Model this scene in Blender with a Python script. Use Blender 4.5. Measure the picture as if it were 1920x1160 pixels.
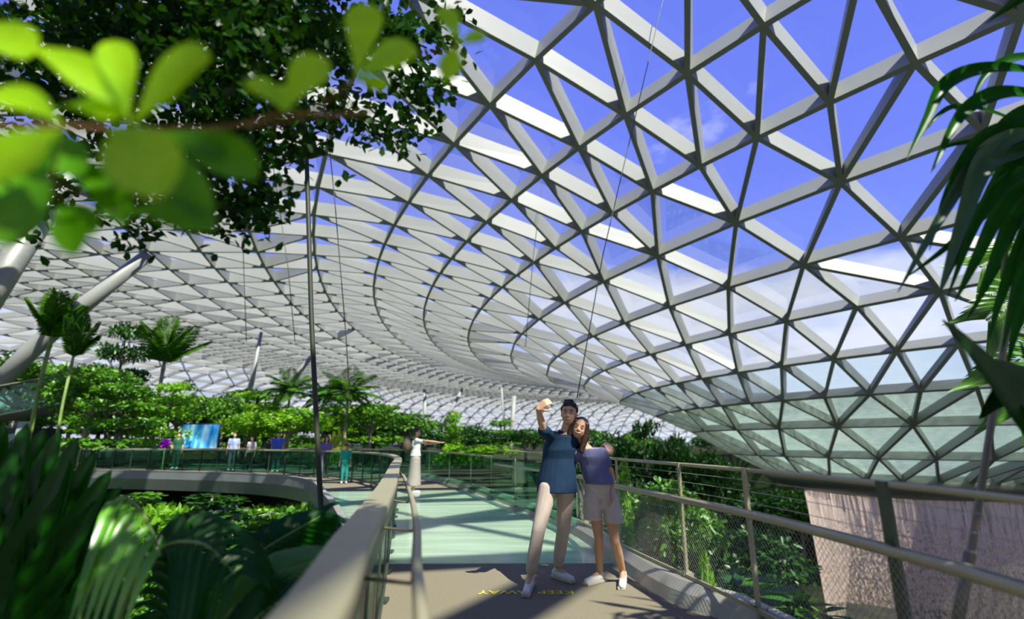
import bpy, bmesh, math, random
import numpy as np
from mathutils import Vector, Matrix, Euler

for o in list(bpy.data.objects):
    bpy.data.objects.remove(o)
S = bpy.context.scene
COL = S.collection
random.seed(7)
RNG = np.random.default_rng(11)

# ------------------------------------------------------------------ camera
EYE = 1.35
PITCH = math.atan(.2555)
FPX = 964.0
cam_d = bpy.data.cameras.new('camera')
cam_d.sensor_width = 36
cam_d.lens = FPX / 1920 * 36
cam_d.clip_start = .05
cam_d.clip_end = 2000
cam_d.dof.use_dof = True
cam_d.dof.focus_distance = 6.0
cam_d.dof.aperture_fstop = .80
cam = bpy.data.objects.new('camera', cam_d)
cam.location = (0, 0, EYE)
cam.rotation_euler = (math.pi / 2 + PITCH, 0, 0)
COL.objects.link(cam)
S.camera = cam

# ------------------------------------------------------------------ world, sun, exposure
S.view_settings.view_transform = 'Standard'
S.view_settings.look = 'None'
S.view_settings.gamma = 1
S.view_settings.use_curve_mapping = False
S.view_settings.exposure = 0.0
S.cycles.transparent_max_bounces = 16
S.cycles.max_bounces = 7
S.cycles.sample_clamp_indirect = 4

W = bpy.data.worlds.new('sky')
S.world = W
W.use_nodes = True
nt = W.node_tree
for n in list(nt.nodes):
    nt.nodes.remove(n)
def N(t, kind, **kw):
    n = t.nodes.new(kind)
    for k, v in kw.items():
        if k.startswith('i_'):
            n.inputs[k[2:].replace('_', ' ')].default_value = v
        else:
            setattr(n, k, v)
    return n
def ramp(t, stops, src=None, interp='LINEAR'):
    r = t.nodes.new('ShaderNodeValToRGB')
    r.color_ramp.interpolation = interp
    e = r.color_ramp.elements
    while len(e) < len(stops):
        e.new(.5)
    for el, (p, c) in zip(e, stops):
        el.position = p
        el.color = tuple(c) + (1,) if len(c) == 3 else c
    if src is not None:
        t.links.new(src, r.inputs[0])
    return r
wo = N(nt, 'ShaderNodeOutputWorld')
bg = N(nt, 'ShaderNodeBackground')
tc = N(nt, 'ShaderNodeTexCoord')
sep = N(nt, 'ShaderNodeSeparateXYZ')
nt.links.new(tc.outputs['Generated'], sep.inputs[0])
grad = ramp(nt, [(0, (.26, .36, .60)), (.10, (.34, .45, .84)), (.22, (.23, .33, .90)), (.45, (.165, .225, .84)), (.75, (.14, .20, .78)), (1, (.1, .16, .7))], sep.outputs['Z'])
mp = N(nt, 'ShaderNodeMapping')
mp.inputs['Scale'].default_value = (1.0, 1.0, 2.3)
mp.inputs['Location'].default_value = (.35, .2, .1)
nt.links.new(tc.outputs['Generated'], mp.inputs[0])
nz = N(nt, 'ShaderNodeTexNoise')
nz.inputs['Scale'].default_value = 2.6
nz.inputs['Detail'].default_value = 9
nz.inputs['Roughness'].default_value = .55
nt.links.new(mp.outputs[0], nz.inputs['Vector'])
# more cloud low down and behind the viewer (-y) and to the left (-x)
low = ramp(nt, [(0, (.42, .42, .42)), (.26, (.39, .39, .39)), (.345, (.06, .06, .06)), (.6, (0, 0, 0))], sep.outputs['Z'])
m1 = N(nt, 'ShaderNodeMath', operation='MULTIPLY_ADD')
nt.links.new(sep.outputs['Y'], m1.inputs[0]); m1.inputs[1].default_value = -.02; m1.inputs[2].default_value = -.125
m2 = N(nt, 'ShaderNodeMath', operation='MULTIPLY_ADD')
nt.links.new(sep.outputs['X'], m2.inputs[0]); m2.inputs[1].default_value = .01
nt.links.new(m1.outputs[0], m2.inputs[2])
m3 = N(nt, 'ShaderNodeMath', operation='ADD')
nt.links.new(m2.outputs[0], m3.inputs[0]); nt.links.new(low.outputs[0], m3.inputs[1])
m4 = N(nt, 'ShaderNodeMath', operation='ADD')
nt.links.new(m3.outputs[0], m4.inputs[0]); nt.links.new(nz.outputs['Fac'], m4.inputs[1])
cl = ramp(nt, [(.56, (0, 0, 0)), (.66, (.6, .6, .6)), (.78, (.95, .95, .95))], m4.outputs[0])
mx = N(nt, 'ShaderNodeMix', data_type='RGBA')
nt.links.new(cl.outputs[0], mx.inputs[0])
nt.links.new(grad.outputs[0], mx.inputs[6])
mx.inputs[7].default_value = (.78, .80, .90, 1)
nt.links.new(mx.outputs[2], bg.inputs[0])
bg.inputs[1].default_value = 1.22
nt.links.new(bg.outputs[0], wo.inputs[0])

sun_d = bpy.data.lights.new('sun', 'SUN')
sun_d.energy = 9.5
sun_d.angle = math.radians(.55)
sun_d.color = (1, .94, .82)
sun = bpy.data.objects.new('sun', sun_d)
SUNDIR = Vector((.44, -.59, 1.0)).normalized()       # towards the sun
sun.rotation_euler = SUNDIR.to_track_quat('Z', 'Y').to_euler()
sun.location = (30, -30, 60)
COL.objects.link(sun)

# ------------------------------------------------------------------ helpers
cP, sP = math.cos(PITCH), math.sin(PITCH)
def at(px, py, Y):
    """the point at forward distance Y (metres) that the photograph shows near pixel (px, py)"""
    u, v = px - 960, 580 - py
    y = FPX * cP - v * sP
    z = FPX * sP + v * cP
    k = Y / y
    return Vector((u * k, Y, EYE + z * k))

def tag(o, label=None, cat=None, group=None, kind=None):
    if label: o['label'] = label
    if cat: o['category'] = cat
    if group: o['group'] = group
    if kind: o['kind'] = kind
    return o
def empty(name, loc=(0, 0, 0), rz=0):
    o = bpy.data.objects.new(name, None)
    o.location = loc
    o.rotation_euler = (0, 0, rz)
    o.empty_display_size = .1
    COL.objects.link(o)
    return o

class MB:
    def __init__(s):
        s.v, s.f, s.m, s.sm = [], [], [], []
    def add(s, verts, faces, mi=0, smooth=False):
        b = len(s.v)
        s.v.extend([tuple(p) for p in verts])
        for f in faces:
            s.f.append(tuple(b + i for i in f))
            s.m.append(mi)
            s.sm.append(smooth)
    def box(s, c, d, mi=0, rz=0, mat=None):
        x, y, z = d[0] / 2, d[1] / 2, d[2] / 2
        vs = [Vector((a, b, e)) for a in (-x, x) for b in (-y, y) for e in (-z, z)]
        M = Matrix.Translation(Vector(c)) @ (mat if mat else Matrix.Rotation(rz, 4, 'Z'))
        s.add([M @ p for p in vs], [(0, 1, 3, 2), (4, 6, 7, 5), (0, 4, 5, 1), (2, 3, 7, 6), (0, 2, 6, 4), (1, 5, 7, 3)], mi)
    def tube(s, path, r, n=8, mi=0, cap=True, sy=1.0, up=None):
        P = [Vector(p) for p in path]
        R = r if isinstance(r, (list, tuple)) else [r] * len(P)
        rings = []
        nrm = None
        for i, p in enumerate(P):
            t = (P[min(i + 1, len(P) - 1)] - P[max(i - 1, 0)]).normalized()
            if nrm is None:
                a = up or (Vector((0, 0, 1)) if abs(t.z) < .9 else Vector((1, 0, 0)))
                nrm = (a - t * a.dot(t)).normalized()
            else:
                a = up if up else nrm
                nrm = (a - t * a.dot(t)).normalized()
            bi = t.cross(nrm)
            rings.append([p + (nrm * math.sin(2 * math.pi * k / n) * sy + bi * math.cos(2 * math.pi * k / n)) * R[i] for k in range(n)])
        vs = [q for ring in rings for q in ring]
        fs = []
        for i in range(len(P) - 1):
            for k in range(n):
                fs.append((i * n + k, i * n + (k + 1) % n, (i + 1) * n + (k + 1) % n, (i + 1) * n + k))
        if cap:
            fs.append(tuple(range(n - 1, -1, -1)))
            fs.append(tuple((len(P) - 1) * n + k for k in range(n)))
        s.add(vs, fs, mi, n > 5)
    def strip(s, path, prof, mi=0, closed=True, smooth=False):
        """sweep a profile (lateral, up) along a horizontal path"""
        P = [Vector(p) for p in path]
        vs, fs = [], []
        n = len(prof)
        for i, p in enumerate(P):
            t = P[min(i + 1, len(P) - 1)] - P[max(i - 1, 0)]
            t.z = 0
            t.normalize()
            lat = Vector((t.y, -t.x, 0))
            for a, b in prof:
                vs.append(p + lat * a + Vector((0, 0, b)))
        for i in range(len(P) - 1):
            for k in range(n if closed else n - 1):
                fs.append((i * n + k, (i + 1) * n + k, (i + 1) * n + (k + 1) % n, i * n + (k + 1) % n))
        if closed:
            fs.append(tuple(range(n)))
            fs.append(tuple((len(P) - 1) * n + k for k in range(n - 1, -1, -1)))
        s.add(vs, fs, mi, smooth)
    def ball(s, c, r, mi=0, n=10, m=7):
        c = Vector(c)
        r = Vector(r) if hasattr(r, '__len__') else Vector((r, r, r))
        vs = [c + Vector((0, 0, r.z))]
        for i in range(1, m):
            a = math.pi * i / m
            for k in range(n):
                b = 2 * math.pi * k / n
                vs.append(c + Vector((r.x * math.sin(a) * math.cos(b), r.y * math.sin(a) * math.sin(b), r.z * math.cos(a))))
        vs.append(c - Vector((0, 0, r.z)))
        fs = [(0, 1 + k, 1 + (k + 1) % n) for k in range(n)]
        for i in range(m - 2):
            for k in range(n):
                a = 1 + i * n
                fs.append((a + k, a + n + k, a + n + (k + 1) % n, a + (k + 1) % n))
        L = len(vs) - 1
        fs += [(1 + (m - 2) * n + k, L, 1 + (m - 2) * n + (k + 1) % n) for k in range(n)]
        s.add(vs, fs, mi, True)
    def mesh(s, name, mats, origin=None):
        me = bpy.data.meshes.new(name)
        vs = s.v if origin is None else [(p[0] - origin[0], p[1] - origin[1], p[2] - origin[2]) for p in s.v]
        me.from_pydata(vs, [], s.f)
        for m in (mats if isinstance(mats, (list, tuple)) else [mats]):
            me.materials.append(m)
        me.polygons.foreach_set('material_index', s.m)
        me.polygons.foreach_set('use_smooth', s.sm)
        me.update()
        return me
    def build(s, name, mats, parent=None, origin=None):
        me = s.mesh(name, mats, origin)
        o = bpy.data.objects.new(name, me)
        COL.objects.link(o)
        if parent is not None:
            o.parent = parent
        elif origin is not None:
            o.location = origin
        return o

def np_mesh(name, V, T, mats, parent=None, midx=None, smooth=True):
    """mesh from numpy vertices and triangles"""
    me = bpy.data.meshes.new(name)
    V = np.asarray(V, dtype=np.float32).reshape(-1, 3)
    T = np.asarray(T, dtype=np.int32).reshape(-1, 3)
    me.vertices.add(len(V)); me.vertices.foreach_set('co', V.ravel())
    me.loops.add(len(T) * 3); me.loops.foreach_set('vertex_index', T.ravel())
    me.polygons.add(len(T))
    me.polygons.foreach_set('loop_start', np.arange(len(T), dtype=np.int32) * 3)
    me.polygons.foreach_set('loop_total', np.full(len(T), 3, dtype=np.int32))
    for m in (mats if isinstance(mats, (list, tuple)) else [mats]):
        me.materials.append(m)
    if midx is not None:
        me.polygons.foreach_set('material_index', np.asarray(midx, dtype=np.int32))
    me.polygons.foreach_set('use_smooth', np.full(len(T), smooth, dtype=bool))
    me.update(calc_edges=True)
    return me
def link(name, me, parent=None, loc=None):
    o = bpy.data.objects.new(name, me)
    COL.objects.link(o)
    if parent is not None: o.parent = parent
    if loc is not None: o.location = loc
    return o

# ------------------------------------------------------------------ materials
def mat(name, col, rough=.5, metal=0, spec=.5, noise=None, bump=None, emit=None, alpha=None):
    m = bpy.data.materials.new(name)
    m.use_nodes = True
    t = m.node_tree
    b = t.nodes['Principled BSDF']
    b.inputs['Base Color'].default_value = tuple(col) + (1,)
    b.inputs['Roughness'].default_value = rough
    b.inputs['Metallic'].default_value = metal
    b.inputs['Specular IOR Level'].default_value = spec
    if noise:
        sc, amt = noise
        nn = N(t, 'ShaderNodeTexNoise'); nn.inputs['Scale'].default_value = sc; nn.inputs['Detail'].default_value = 5
        cc = N(t, 'ShaderNodeTexCoord'); t.links.new(cc.outputs['Object'], nn.inputs['Vector'])
        c0 = [max(0, c * (1 - amt)) for c in col]; c1 = [min(1, c * (1 + amt)) for c in col]
        r = ramp(t, [(.3, c0), (.7, c1)], nn.outputs['Fac'])
        t.links.new(r.outputs[0], b.inputs['Base Color'])
        if bump:
            bp = N(t, 'ShaderNodeBump'); bp.inputs['Strength'].default_value = bump
            t.links.new(nn.outputs['Fac'], bp.inputs['Height']); t.links.new(bp.outputs[0], b.inputs['Normal'])
    if emit:
        b.inputs['Emission Color'].default_value = tuple(emit[0]) + (1,)
        b.inputs['Emission Strength'].default_value = emit[1]
    return m
def leafmat(name, c0, c1, trans=.35, rough=.42, sc=3.0, gloss=.06):
    m = bpy.data.materials.new(name); m.use_nodes = True
    t = m.node_tree; t.nodes.clear()
    out = N(t, 'ShaderNodeOutputMaterial')
    geo = N(t, 'ShaderNodeNewGeometry'); cc = N(t, 'ShaderNodeTexCoord')
    nn = N(t, 'ShaderNodeTexNoise'); nn.inputs['Scale'].default_value = sc
    t.links.new(cc.outputs['Object'], nn.inputs['Vector'])
    mixf = N(t, 'ShaderNodeMath', operation='MULTIPLY_ADD')
    t.links.new(geo.outputs['Random Per Island'], mixf.inputs[0]); mixf.inputs[1].default_value = .5
    t.links.new(nn.outputs['Fac'], mixf.inputs[2])
    r = ramp(t, [(.35, c0), (1.0, c1)], mixf.outputs[0])
    d = N(t, 'ShaderNodeBsdfDiffuse'); tr = N(t, 'ShaderNodeBsdfTranslucent'); g = N(t, 'ShaderNodeBsdfGlossy')
    g.inputs['Roughness'].default_value = rough
    hs = N(t, 'ShaderNodeHueSaturation'); hs.inputs['Hue'].default_value = .485; hs.inputs['Value'].default_value = 1.5
    t.links.new(r.outputs[0], d.inputs[0]); t.links.new(r.outputs[0], hs.inputs['Color']); t.links.new(hs.outputs[0], tr.inputs[0])
    a = N(t, 'ShaderNodeMixShader'); a.inputs[0].default_value = trans
    t.links.new(d.outputs[0], a.inputs[1]); t.links.new(tr.outputs[0], a.inputs[2])
    b = N(t, 'ShaderNodeMixShader'); b.inputs[0].default_value = gloss
    t.links.new(a.outputs[0], b.inputs[1]); t.links.new(g.outputs[0], b.inputs[2])
    t.links.new(b.outputs[0], out.inputs[0])
    return m
def glassmat(name, tint, gloss=.08, rough=.02, haze=0, hazecol=(.8, .9, .85), tex=None, fr=.5):
    m = bpy.data.materials.new(name); m.use_nodes = True
    t = m.node_tree; t.nodes.clear()
    out = N(t, 'ShaderNodeOutputMaterial')
    tr = N(t, 'ShaderNodeBsdfTransparent'); tr.inputs[0].default_value = tuple(tint) + (1,)
    g = N(t, 'ShaderNodeBsdfGlossy'); g.inputs['Roughness'].default_value = rough
    lw = N(t, 'ShaderNodeLayerWeight'); lw.inputs[0].default_value = .25
    mm = N(t, 'ShaderNodeMath', operation='MULTIPLY_ADD'); t.links.new(lw.outputs['Fresnel'], mm.inputs[0])
    mm.inputs[1].default_value = fr; mm.inputs[2].default_value = gloss * .5
    a = N(t, 'ShaderNodeMixShader'); t.links.new(mm.outputs[0], a.inputs[0])
    last = tr
    if haze:
        d = N(t, 'ShaderNodeBsdfDiffuse'); d.inputs[0].default_value = tuple(hazecol) + (1,)
        tl = N(t, 'ShaderNodeBsdfTranslucent'); tl.inputs[0].default_value = tuple(hazecol) + (1,)
        h = N(t, 'ShaderNodeMixShader'); h.inputs[0].default_value = .55
        t.links.new(d.outputs[0], h.inputs[1]); t.links.new(tl.outputs[0], h.inputs[2])
        k = N(t, 'ShaderNodeMixShader'); k.inputs[0].default_value = haze
        if tex:
            cc = N(t, 'ShaderNodeTexCoord'); mpp = N(t, 'ShaderNodeMapping'); mpp.inputs['Scale'].default_value = tex[1]
            nn = N(t, 'ShaderNodeTexNoise'); nn.inputs['Scale'].default_value = tex[0]; nn.inputs['Detail'].default_value = 4
            t.links.new(cc.outputs['Object'], mpp.inputs[0]); t.links.new(mpp.outputs[0], nn.inputs['Vector'])
            rr = ramp(t, [(.35, (tex[2],) * 3), (.7, (tex[3],) * 3)], nn.outputs['Fac'])
            t.links.new(rr.outputs[0], k.inputs[0])
        t.links.new(tr.outputs[0], k.inputs[1]); t.links.new(h.outputs[0], k.inputs[2])
        last = k
    t.links.new(last.outputs[0], a.inputs[1]); t.links.new(g.outputs[0], a.inputs[2])
    t.links.new(a.outputs[0], out.inputs[0])
    return m

M_WHITE = mat('white_painted_steel', (.30, .315, .29), .5, noise=(.6, .05))
M_GLASS = glassmat('clear_roof_glass', (.90, .94, .97), .03, fr=.22)
M_WET = glassmat('rain_wet_glass', (.62, .80, .68), .05, .1, haze=.6, hazecol=(.62, .84, .68), tex=(2.6, (1, 1, 2.5), .60, .92))
M_HAZED = glassmat('damp_hazed_roof_glass', (.74, .86, .90), .05, .1, haze=.3, hazecol=(.42, .58, .66), tex=(.8, (1, 1, 3), .15, .42))  # blue-grey haze put into the colour for the far roof seen behind
M_GUT = mat('gutter_steel', (.23, .24, .19), .5, .2, noise=(.8, .15))
M_RAIL = mat('brushed_bronze_steel', (.34, .32, .20), .42, .25, noise=(3, .08))
M_RAILD = mat('dark_bronze_steel', (.07, .085, .06), .45, .4)
M_STEEL = mat('galvanised_steel', (.32, .33, .29), .45, .3, noise=(4, .1))
M_KERB = mat('grey_kerb_metal', (.36, .35, .29), .5, .3, noise=(3, .1))
M_FASC = mat('dark_fascia_metal', (.16, .18, .17), .5, .3, noise=(1, .12))
M_CARPET = mat('grey_floor_covering', (.20, .178, .12), .9, spec=.1, noise=(60, .12), bump=.15)
M_GFLOOR = glassmat('frosted_floor_glass', (.5, .68, .55), .3, .12, haze=.7, hazecol=(.80, 1.0, .78), tex=(1.5, (.25, 2.4, 1), .6, .97))
M_GBAL = glassmat('green_balustrade_glass', (.50, .78, .66), .08, fr=.3)
M_GROUND = mat('dark_soil', (.035, .045, .022), .95, spec=.1, noise=(.5, .5), bump=.5)
M_ROCK = mat('wet_rock', (.20, .20, .18), .75, noise=(1.2, .55), bump=.8)
M_BARK = mat('pale_bark', (.32, .30, .23), .85, noise=(6, .35), bump=.4)
M_BARKD = mat('dark_bark', (.08, .08, .06), .9, noise=(6, .3), bump=.4)
M_BARKG = mat('green_stem', (.22, .33, .08), .6, noise=(5, .2))
# ------------------------------------------------------------------ roof: a triangulated shell of hoops around the opening
# each hoop: centre x, centre y, radius, height above the eye; known node angles (degrees)
ROOF = [[[28.8,39.64,9.0,-2.4],[168.47,181.83,194.85,207.87,221.98,233.28,244.23,253.41,261.21]],
[[30.44,39.67,13.2,-1.0],[161.82,176.73,188.26,199.38,212.34,223.82,235.06,245.27]],
[[33.1,39.45,18.7,0.7],[166,180,193.53,204.32,214.87,225.19,233.85]],
[[39.25,40.38,27.18,2.13],[166.81,180.3,186.42,191.31,196.19,201.23,205.94,210.79,215.18,219.38,223.39]],
[[49.69,44.44,39.64,3.78],[171.6,182.88,188.75,193.46,197.7,202.08,206.26,210.21,214.02,217.12]],
[[57.71,48.14,50.55,5.56],[173.65,181.3,187.01,192.08,196.36,200.58,204.49,208.32,211.95,215.26]],
[[62.94,51.18,59.41,7.08],[167.28,173.79,181.62,186.82,191.58,195.45,199.68,203.81,207.69,211.28,214.65]],
[[66.01,53.51,66.17,8.64],[170.71,175.45,180.0,186.19,189.99,194.68,198.88,203.09,206.98,210.84,214.35,217.62]],
[[67.03,56.71,71.7,9.98],[171.79,175.13,178.17,181.03,183.33,184.75,187.83,191.19,194.39,196.92,199.27,201.42,203.52,205.51,207.51,209.37,211.35,213.25,215.06,216.91,218.63,220.32]],
[[67.93,59.69,77.3,11.29],[171.69,174.78,177.77,180.43,183.3,185.91,188.42,191.62,194.43,197.04,199.35,201.73,204.08,206.32,208.48,210.49,212.4,214.28,216.23,218.06,219.85]],
[[70.41,63.67,85.01,12.55],[174.04,176.83,179.84,182.77,185.65,188.16,190.77,192.87,195.15,197.52,199.96,202.07,204.3,206.56,208.78,210.91,213.04,215.03,216.95]],
[[78.0,65.0,97.0,13.0],[174.06,177.0,179.78,182.48,185.08,187.7,190.0,191.9,193.92,196.01,198.01,200.22,202.29,204.49,206.64,208.85,210.77]],
[[81.0,65.0,103.6,12.75],[171.12,174.16,176.97,179.83,182.48,184.76,187.04,189.24,191.45,193.6,195.62,197.53]],
[[81.0,65.0,107.2,12.6],[173.68,176.26,178.86,181.75,184.3,186.82,188.74,190.93,193.27,195.26,197.15]],
[[81.0,65.0,110.8,12.75],[177.94,180.61,183.29,185.62,187.8,190.05,192.28,194.34]],
[[81.0,65.0,114.4,12.85],[179.83,181.73,184.27,186.75,189.01,191.17]],
[[81.0,65.0,118.0,13.0],[182.84,184.09,185.31,186.54,187.66,188.9,190.05,191.21,192.14,193.2,194.26]],
[[81.0,65.0,121.6,13.05],[180.95,182.24,183.33,184.52,185.71,186.95,188.06,189.17,190.26,191.41,192.53]],
[[81.0,65.0,125.2,13.05],[183.74,184.9,186.06,187.23,188.39,189.55,190.65]]]

for k, (dr, z) in enumerate([(3.6, 13.0), (3.6, 12.8), (3.5, 12.4), (3.5, 11.7), (3.4, 10.7), (3.2, 9.4), (3.0, 7.8), (2.7, 5.9), (2.4, 3.7), (2.1, 1.3), (1.8, -1.3), (1.5, -4.0)]):
    ROOF.append([[81.0, 65.0, ROOF[-1][0][2] + dr, z], [183.1]])
COUNT = [42] * 3 + [84] * 5 + [168] * 8 + [336] * 4 + [168] * (len(ROOF) - 20)
ANCH = {0: (3, 4, 'ab' * 4), 1: (0, 0, 'ab' * 6), 2: (1, 0, 'bba' * 5), 3: (0, 0, 'ab' * 9), 4: (0, 0, 'ba' * 8), 5: (0, 0, 'b' + 'ba' * 8),
        6: (0, 0, 'ba' * 10), 7: (1, 0, 'bba' * 10), 8: (0, 0, 'ba' * 20), 9: (0, 0, 'ba' * 18), 10: (0, 0, 'ba' * 16)}
RN, RA = [], []
for (h, th), n in zip(ROOF, COUNT):
    th = list(th)
    rest = n - len(th) + 1
    span = th[0] + 360 - th[-1]
    # ease from the spacing at the known end to an even spacing
    th += [th[-1] + span * i / rest for i in range(1, rest)]
    RA.append(th)
    RN.append(np.array([[h[0] + h[2] * math.cos(math.radians(t)), h[1] + h[2] * math.sin(math.radians(t)), h[3] + EYE] for t in th]))
off = np.cumsum([0] + COUNT)
RV = np.vstack(RN)
tris, edges, tri_row = [], set(), []
for k in range(len(ROOF) - 1):
    A, B = RN[k], RN[k + 1]
    na, nb = len(A), len(B)
    if k in ANCH:
        i, j, seq = ANCH[k]
    else:
        d = np.linalg.norm(A[0] - B, axis=1)
        i, j, seq = 0, int(d.argmin()), ''
    i1, j1 = i + na, j + nb
    edges.add((off[k] + i % na, off[k + 1] + j % nb))
    s = 0
    while i < i1 or j < j1:
        if s < len(seq):
            step = seq[s]; s += 1
        elif i >= i1: step = 'b'
        elif j >= j1: step = 'a'
        else:
            da = np.linalg.norm(A[(i + 1) % na] - B[j % nb]); db = np.linalg.norm(A[i % na] - B[(j + 1) % nb])
            fa = (i1 - i) / na; fb = (j1 - j) / nb
            step = 'a' if da * (1 - 6 * (fa - fb)) < db * (1 + 6 * (fa - fb)) else 'b'
        a0, b0 = off[k] + i % na, off[k + 1] + j % nb
        if step == 'a':
            i += 1; tris.append((a0, b0, off[k] + i % na))
        else:
            j += 1; tris.append((a0, b0, off[k + 1] + j % nb))
        tri_row.append(k)
        edges.add((off[k] + i % na, off[k + 1] + j % nb))
for k, n in enumerate(COUNT):
    for i in range(n):
        edges.add((off[k] + i, off[k] + (i + 1) % n))
tris = np.array(tris)
fn = np.cross(RV[tris[:, 1]] - RV[tris[:, 0]], RV[tris[:, 2]] - RV[tris[:, 0]])
VN = np.zeros_like(RV)
for c in range(3):
    np.add.at(VN, tris[:, c], fn)
VN /= np.linalg.norm(VN, axis=1)[:, None] + 1e-9
rowof = np.concatenate([[k] * n for k, n in enumerate(COUNT)])
DEPTH = np.interp(rowof, [0, 3, 6, 8, 12, 28], [.42, .5, .66, .78, .84, .40])
WIDTH = np.interp(rowof, [0, 6, 12, 16, 28], [.15, .17, .18, .16, .12])
E2 = np.array(sorted(edges))
a, b = RV[E2[:, 0]], RV[E2[:, 1]]
t = b - a; t /= np.linalg.norm(t, axis=1)[:, None]
n_ = VN[E2[:, 0]] + VN[E2[:, 1]]
n_ -= t * (n_ * t).sum(1)[:, None]; n_ /= np.linalg.norm(n_, axis=1)[:, None]
s_ = np.cross(t, n_) * (WIDTH[E2[:, 0]] * .5)[:, None]
na_, nb_ = VN[E2[:, 0]] * DEPTH[E2[:, 0]][:, None], VN[E2[:, 1]] * DEPTH[E2[:, 1]][:, None]
fl = n_ * .02
BV = np.stack([a - s_, a + s_, a + s_ * .78 + na_, a - s_ * .78 + na_, b - s_, b + s_, b + s_ * .78 + nb_, b - s_ * .78 + nb_], 1).reshape(-1, 3)
q = np.array([(0, 4, 5), (0, 5, 1), (1, 5, 6), (1, 6, 2), (2, 6, 7), (2, 7, 3), (3, 7, 4), (3, 4, 0)])
BT = (np.arange(len(E2))[:, None, None] * 8 + q[None]).reshape(-1, 3)
ceil = link('ceiling', np_mesh('ceiling', BV, BT, M_WHITE, smooth=False))
tag(ceil, 'white steel lattice of triangles curving overhead', kind='structure')
GV = RV + VN * DEPTH[:, None]
tri_row = np.array(tri_row)
win = link('window_1', np_mesh('window_1', GV, tris[tri_row >= 4], M_GLASS, smooth=False)); tag(win, 'clear triangular roof glass above the white lattice', kind='structure')
win = link('window_2', np_mesh('window_2', GV, tris[tri_row < 3], M_WET, smooth=False)); tag(win, 'rain wet green glass around the roof opening', kind='structure')
win = link('window_3', np_mesh('window_3', GV, tris[tri_row == 3], M_HAZED, smooth=False)); tag(win, 'blue grey damp, hazed glass band above the wet glass', kind='structure')

# ring gutter under the opening and the water falling from it
gc = Vector((28.8, 39.64, 0)); g0 = -2.4 + EYE
m = MB()
prof = [(9.25, .12), (9.25, -.35), (8.6, -.75), (7.0, -1.12), (6.3, -1.12), (6.3, .05), (7.6, .05)]
n = 96
vs = [(gc.x + r * math.cos(2 * math.pi * i / n), gc.y + r * math.sin(2 * math.pi * i / n), g0 + z) for i in range(n) for r, z in prof]
P_ = len(prof)
m.add(vs, [(i * P_ + k, i * P_ + (k + 1) % P_, ((i + 1) % n) * P_ + (k + 1) % P_, ((i + 1) % n) * P_ + k) for i in range(n) for k in range(P_)], 0, True)
tag(m.build('trim_1', M_GUT), 'round grey gutter ring below the glass funnel', kind='structure')

mw = bpy.data.materials.new('falling_water'); mw.use_nodes = True
t_ = mw.node_tree; t_.nodes.clear()
out = N(t_, 'ShaderNodeOutputMaterial'); tcw = N(t_, 'ShaderNodeTexCoord')
mpa = N(t_, 'ShaderNodeMapping'); mpa.inputs['Scale'].default_value = (7, 7, .22)
mpb = N(t_, 'ShaderNodeMapping'); mpb.inputs['Scale'].default_value = (9, 9, 4.5)
na2 = N(t_, 'ShaderNodeTexNoise'); na2.inputs['Scale'].default_value = 1; na2.inputs['Detail'].default_value = 3
nb2 = N(t_, 'ShaderNodeTexNoise'); nb2.inputs['Scale'].default_value = 1; nb2.inputs['Detail'].default_value = 4
for mpn, nn in ((mpa, na2), (mpb, nb2)):
    t_.links.new(tcw.outputs['Object'], mpn.inputs[0]); t_.links.new(mpn.outputs[0], nn.inputs['Vector'])
sz = N(t_, 'ShaderNodeSeparateXYZ'); t_.links.new(tcw.outputs['Object'], sz.inputs[0])
hz = N(t_, 'ShaderNodeMapRange'); t_.links.new(sz.outputs['Z'], hz.inputs[0])
hz.inputs[1].default_value = -1.8; hz.inputs[2].default_value = -4.2       # sheet at the top breaks into drops lower down
mxn = N(t_, 'ShaderNodeMix'); t_.links.new(hz.outputs[0], mxn.inputs[0]); t_.links.new(na2.outputs['Fac'], mxn.inputs[2]); t_.links.new(nb2.outputs['Fac'], mxn.inputs[3])
cov = ramp(t_, [(.38, (.12,) * 3), (.50, (.66,) * 3), (.62, (.95,) * 3)], mxn.outputs[0])
wd = N(t_, 'ShaderNodeBsdfDiffuse'); wd.inputs[0].default_value = (.88, .72, .60, 1)
wt = N(t_, 'ShaderNodeBsdfTranslucent'); wt.inputs[0].default_value = (.85, .72, .62, 1)
wm = N(t_, 'ShaderNodeMixShader'); wm.inputs[0].default_value = .45
t_.links.new(wd.outputs[0], wm.inputs[1]); t_.links.new(wt.outputs[0], wm.inputs[2])
wtr = N(t_, 'ShaderNodeBsdfTransparent'); wf = N(t_, 'ShaderNodeMixShader')
t_.links.new(cov.outputs[0], wf.inputs[0]); t_.links.new(wtr.outputs[0], wf.inputs[1]); t_.links.new(wm.outputs[0], wf.inputs[2])
t_.links.new(wf.outputs[0], out.inputs[0])
m = MB(); n = 120
lev = [0, -1, -2, -4, -7, -11, -16, -21]
vs = []
for j, z in enumerate(lev):
    for i in range(n):
        aa = 2 * math.pi * i / n
        r = (6.55 - .045 * min(-z, 12)) + .05 * math.sin(aa * 37 + j) + .04 * math.sin(aa * 11)
        vs.append((r * math.cos(aa), r * math.sin(aa), z))
m.add(vs, [(j * n + i, j * n + (i + 1) % n, (j + 1) * n + (i + 1) % n, (j + 1) * n + i) for j in range(len(lev) - 1) for i in range(n)], 0, True)
wf_o = m.build('waterfall', mw); wf_o.location = (gc.x, gc.y, g0 - .85)
tag(wf_o, 'round indoor waterfall pouring from the ring gutter under the roof opening', 'waterfall')

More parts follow.
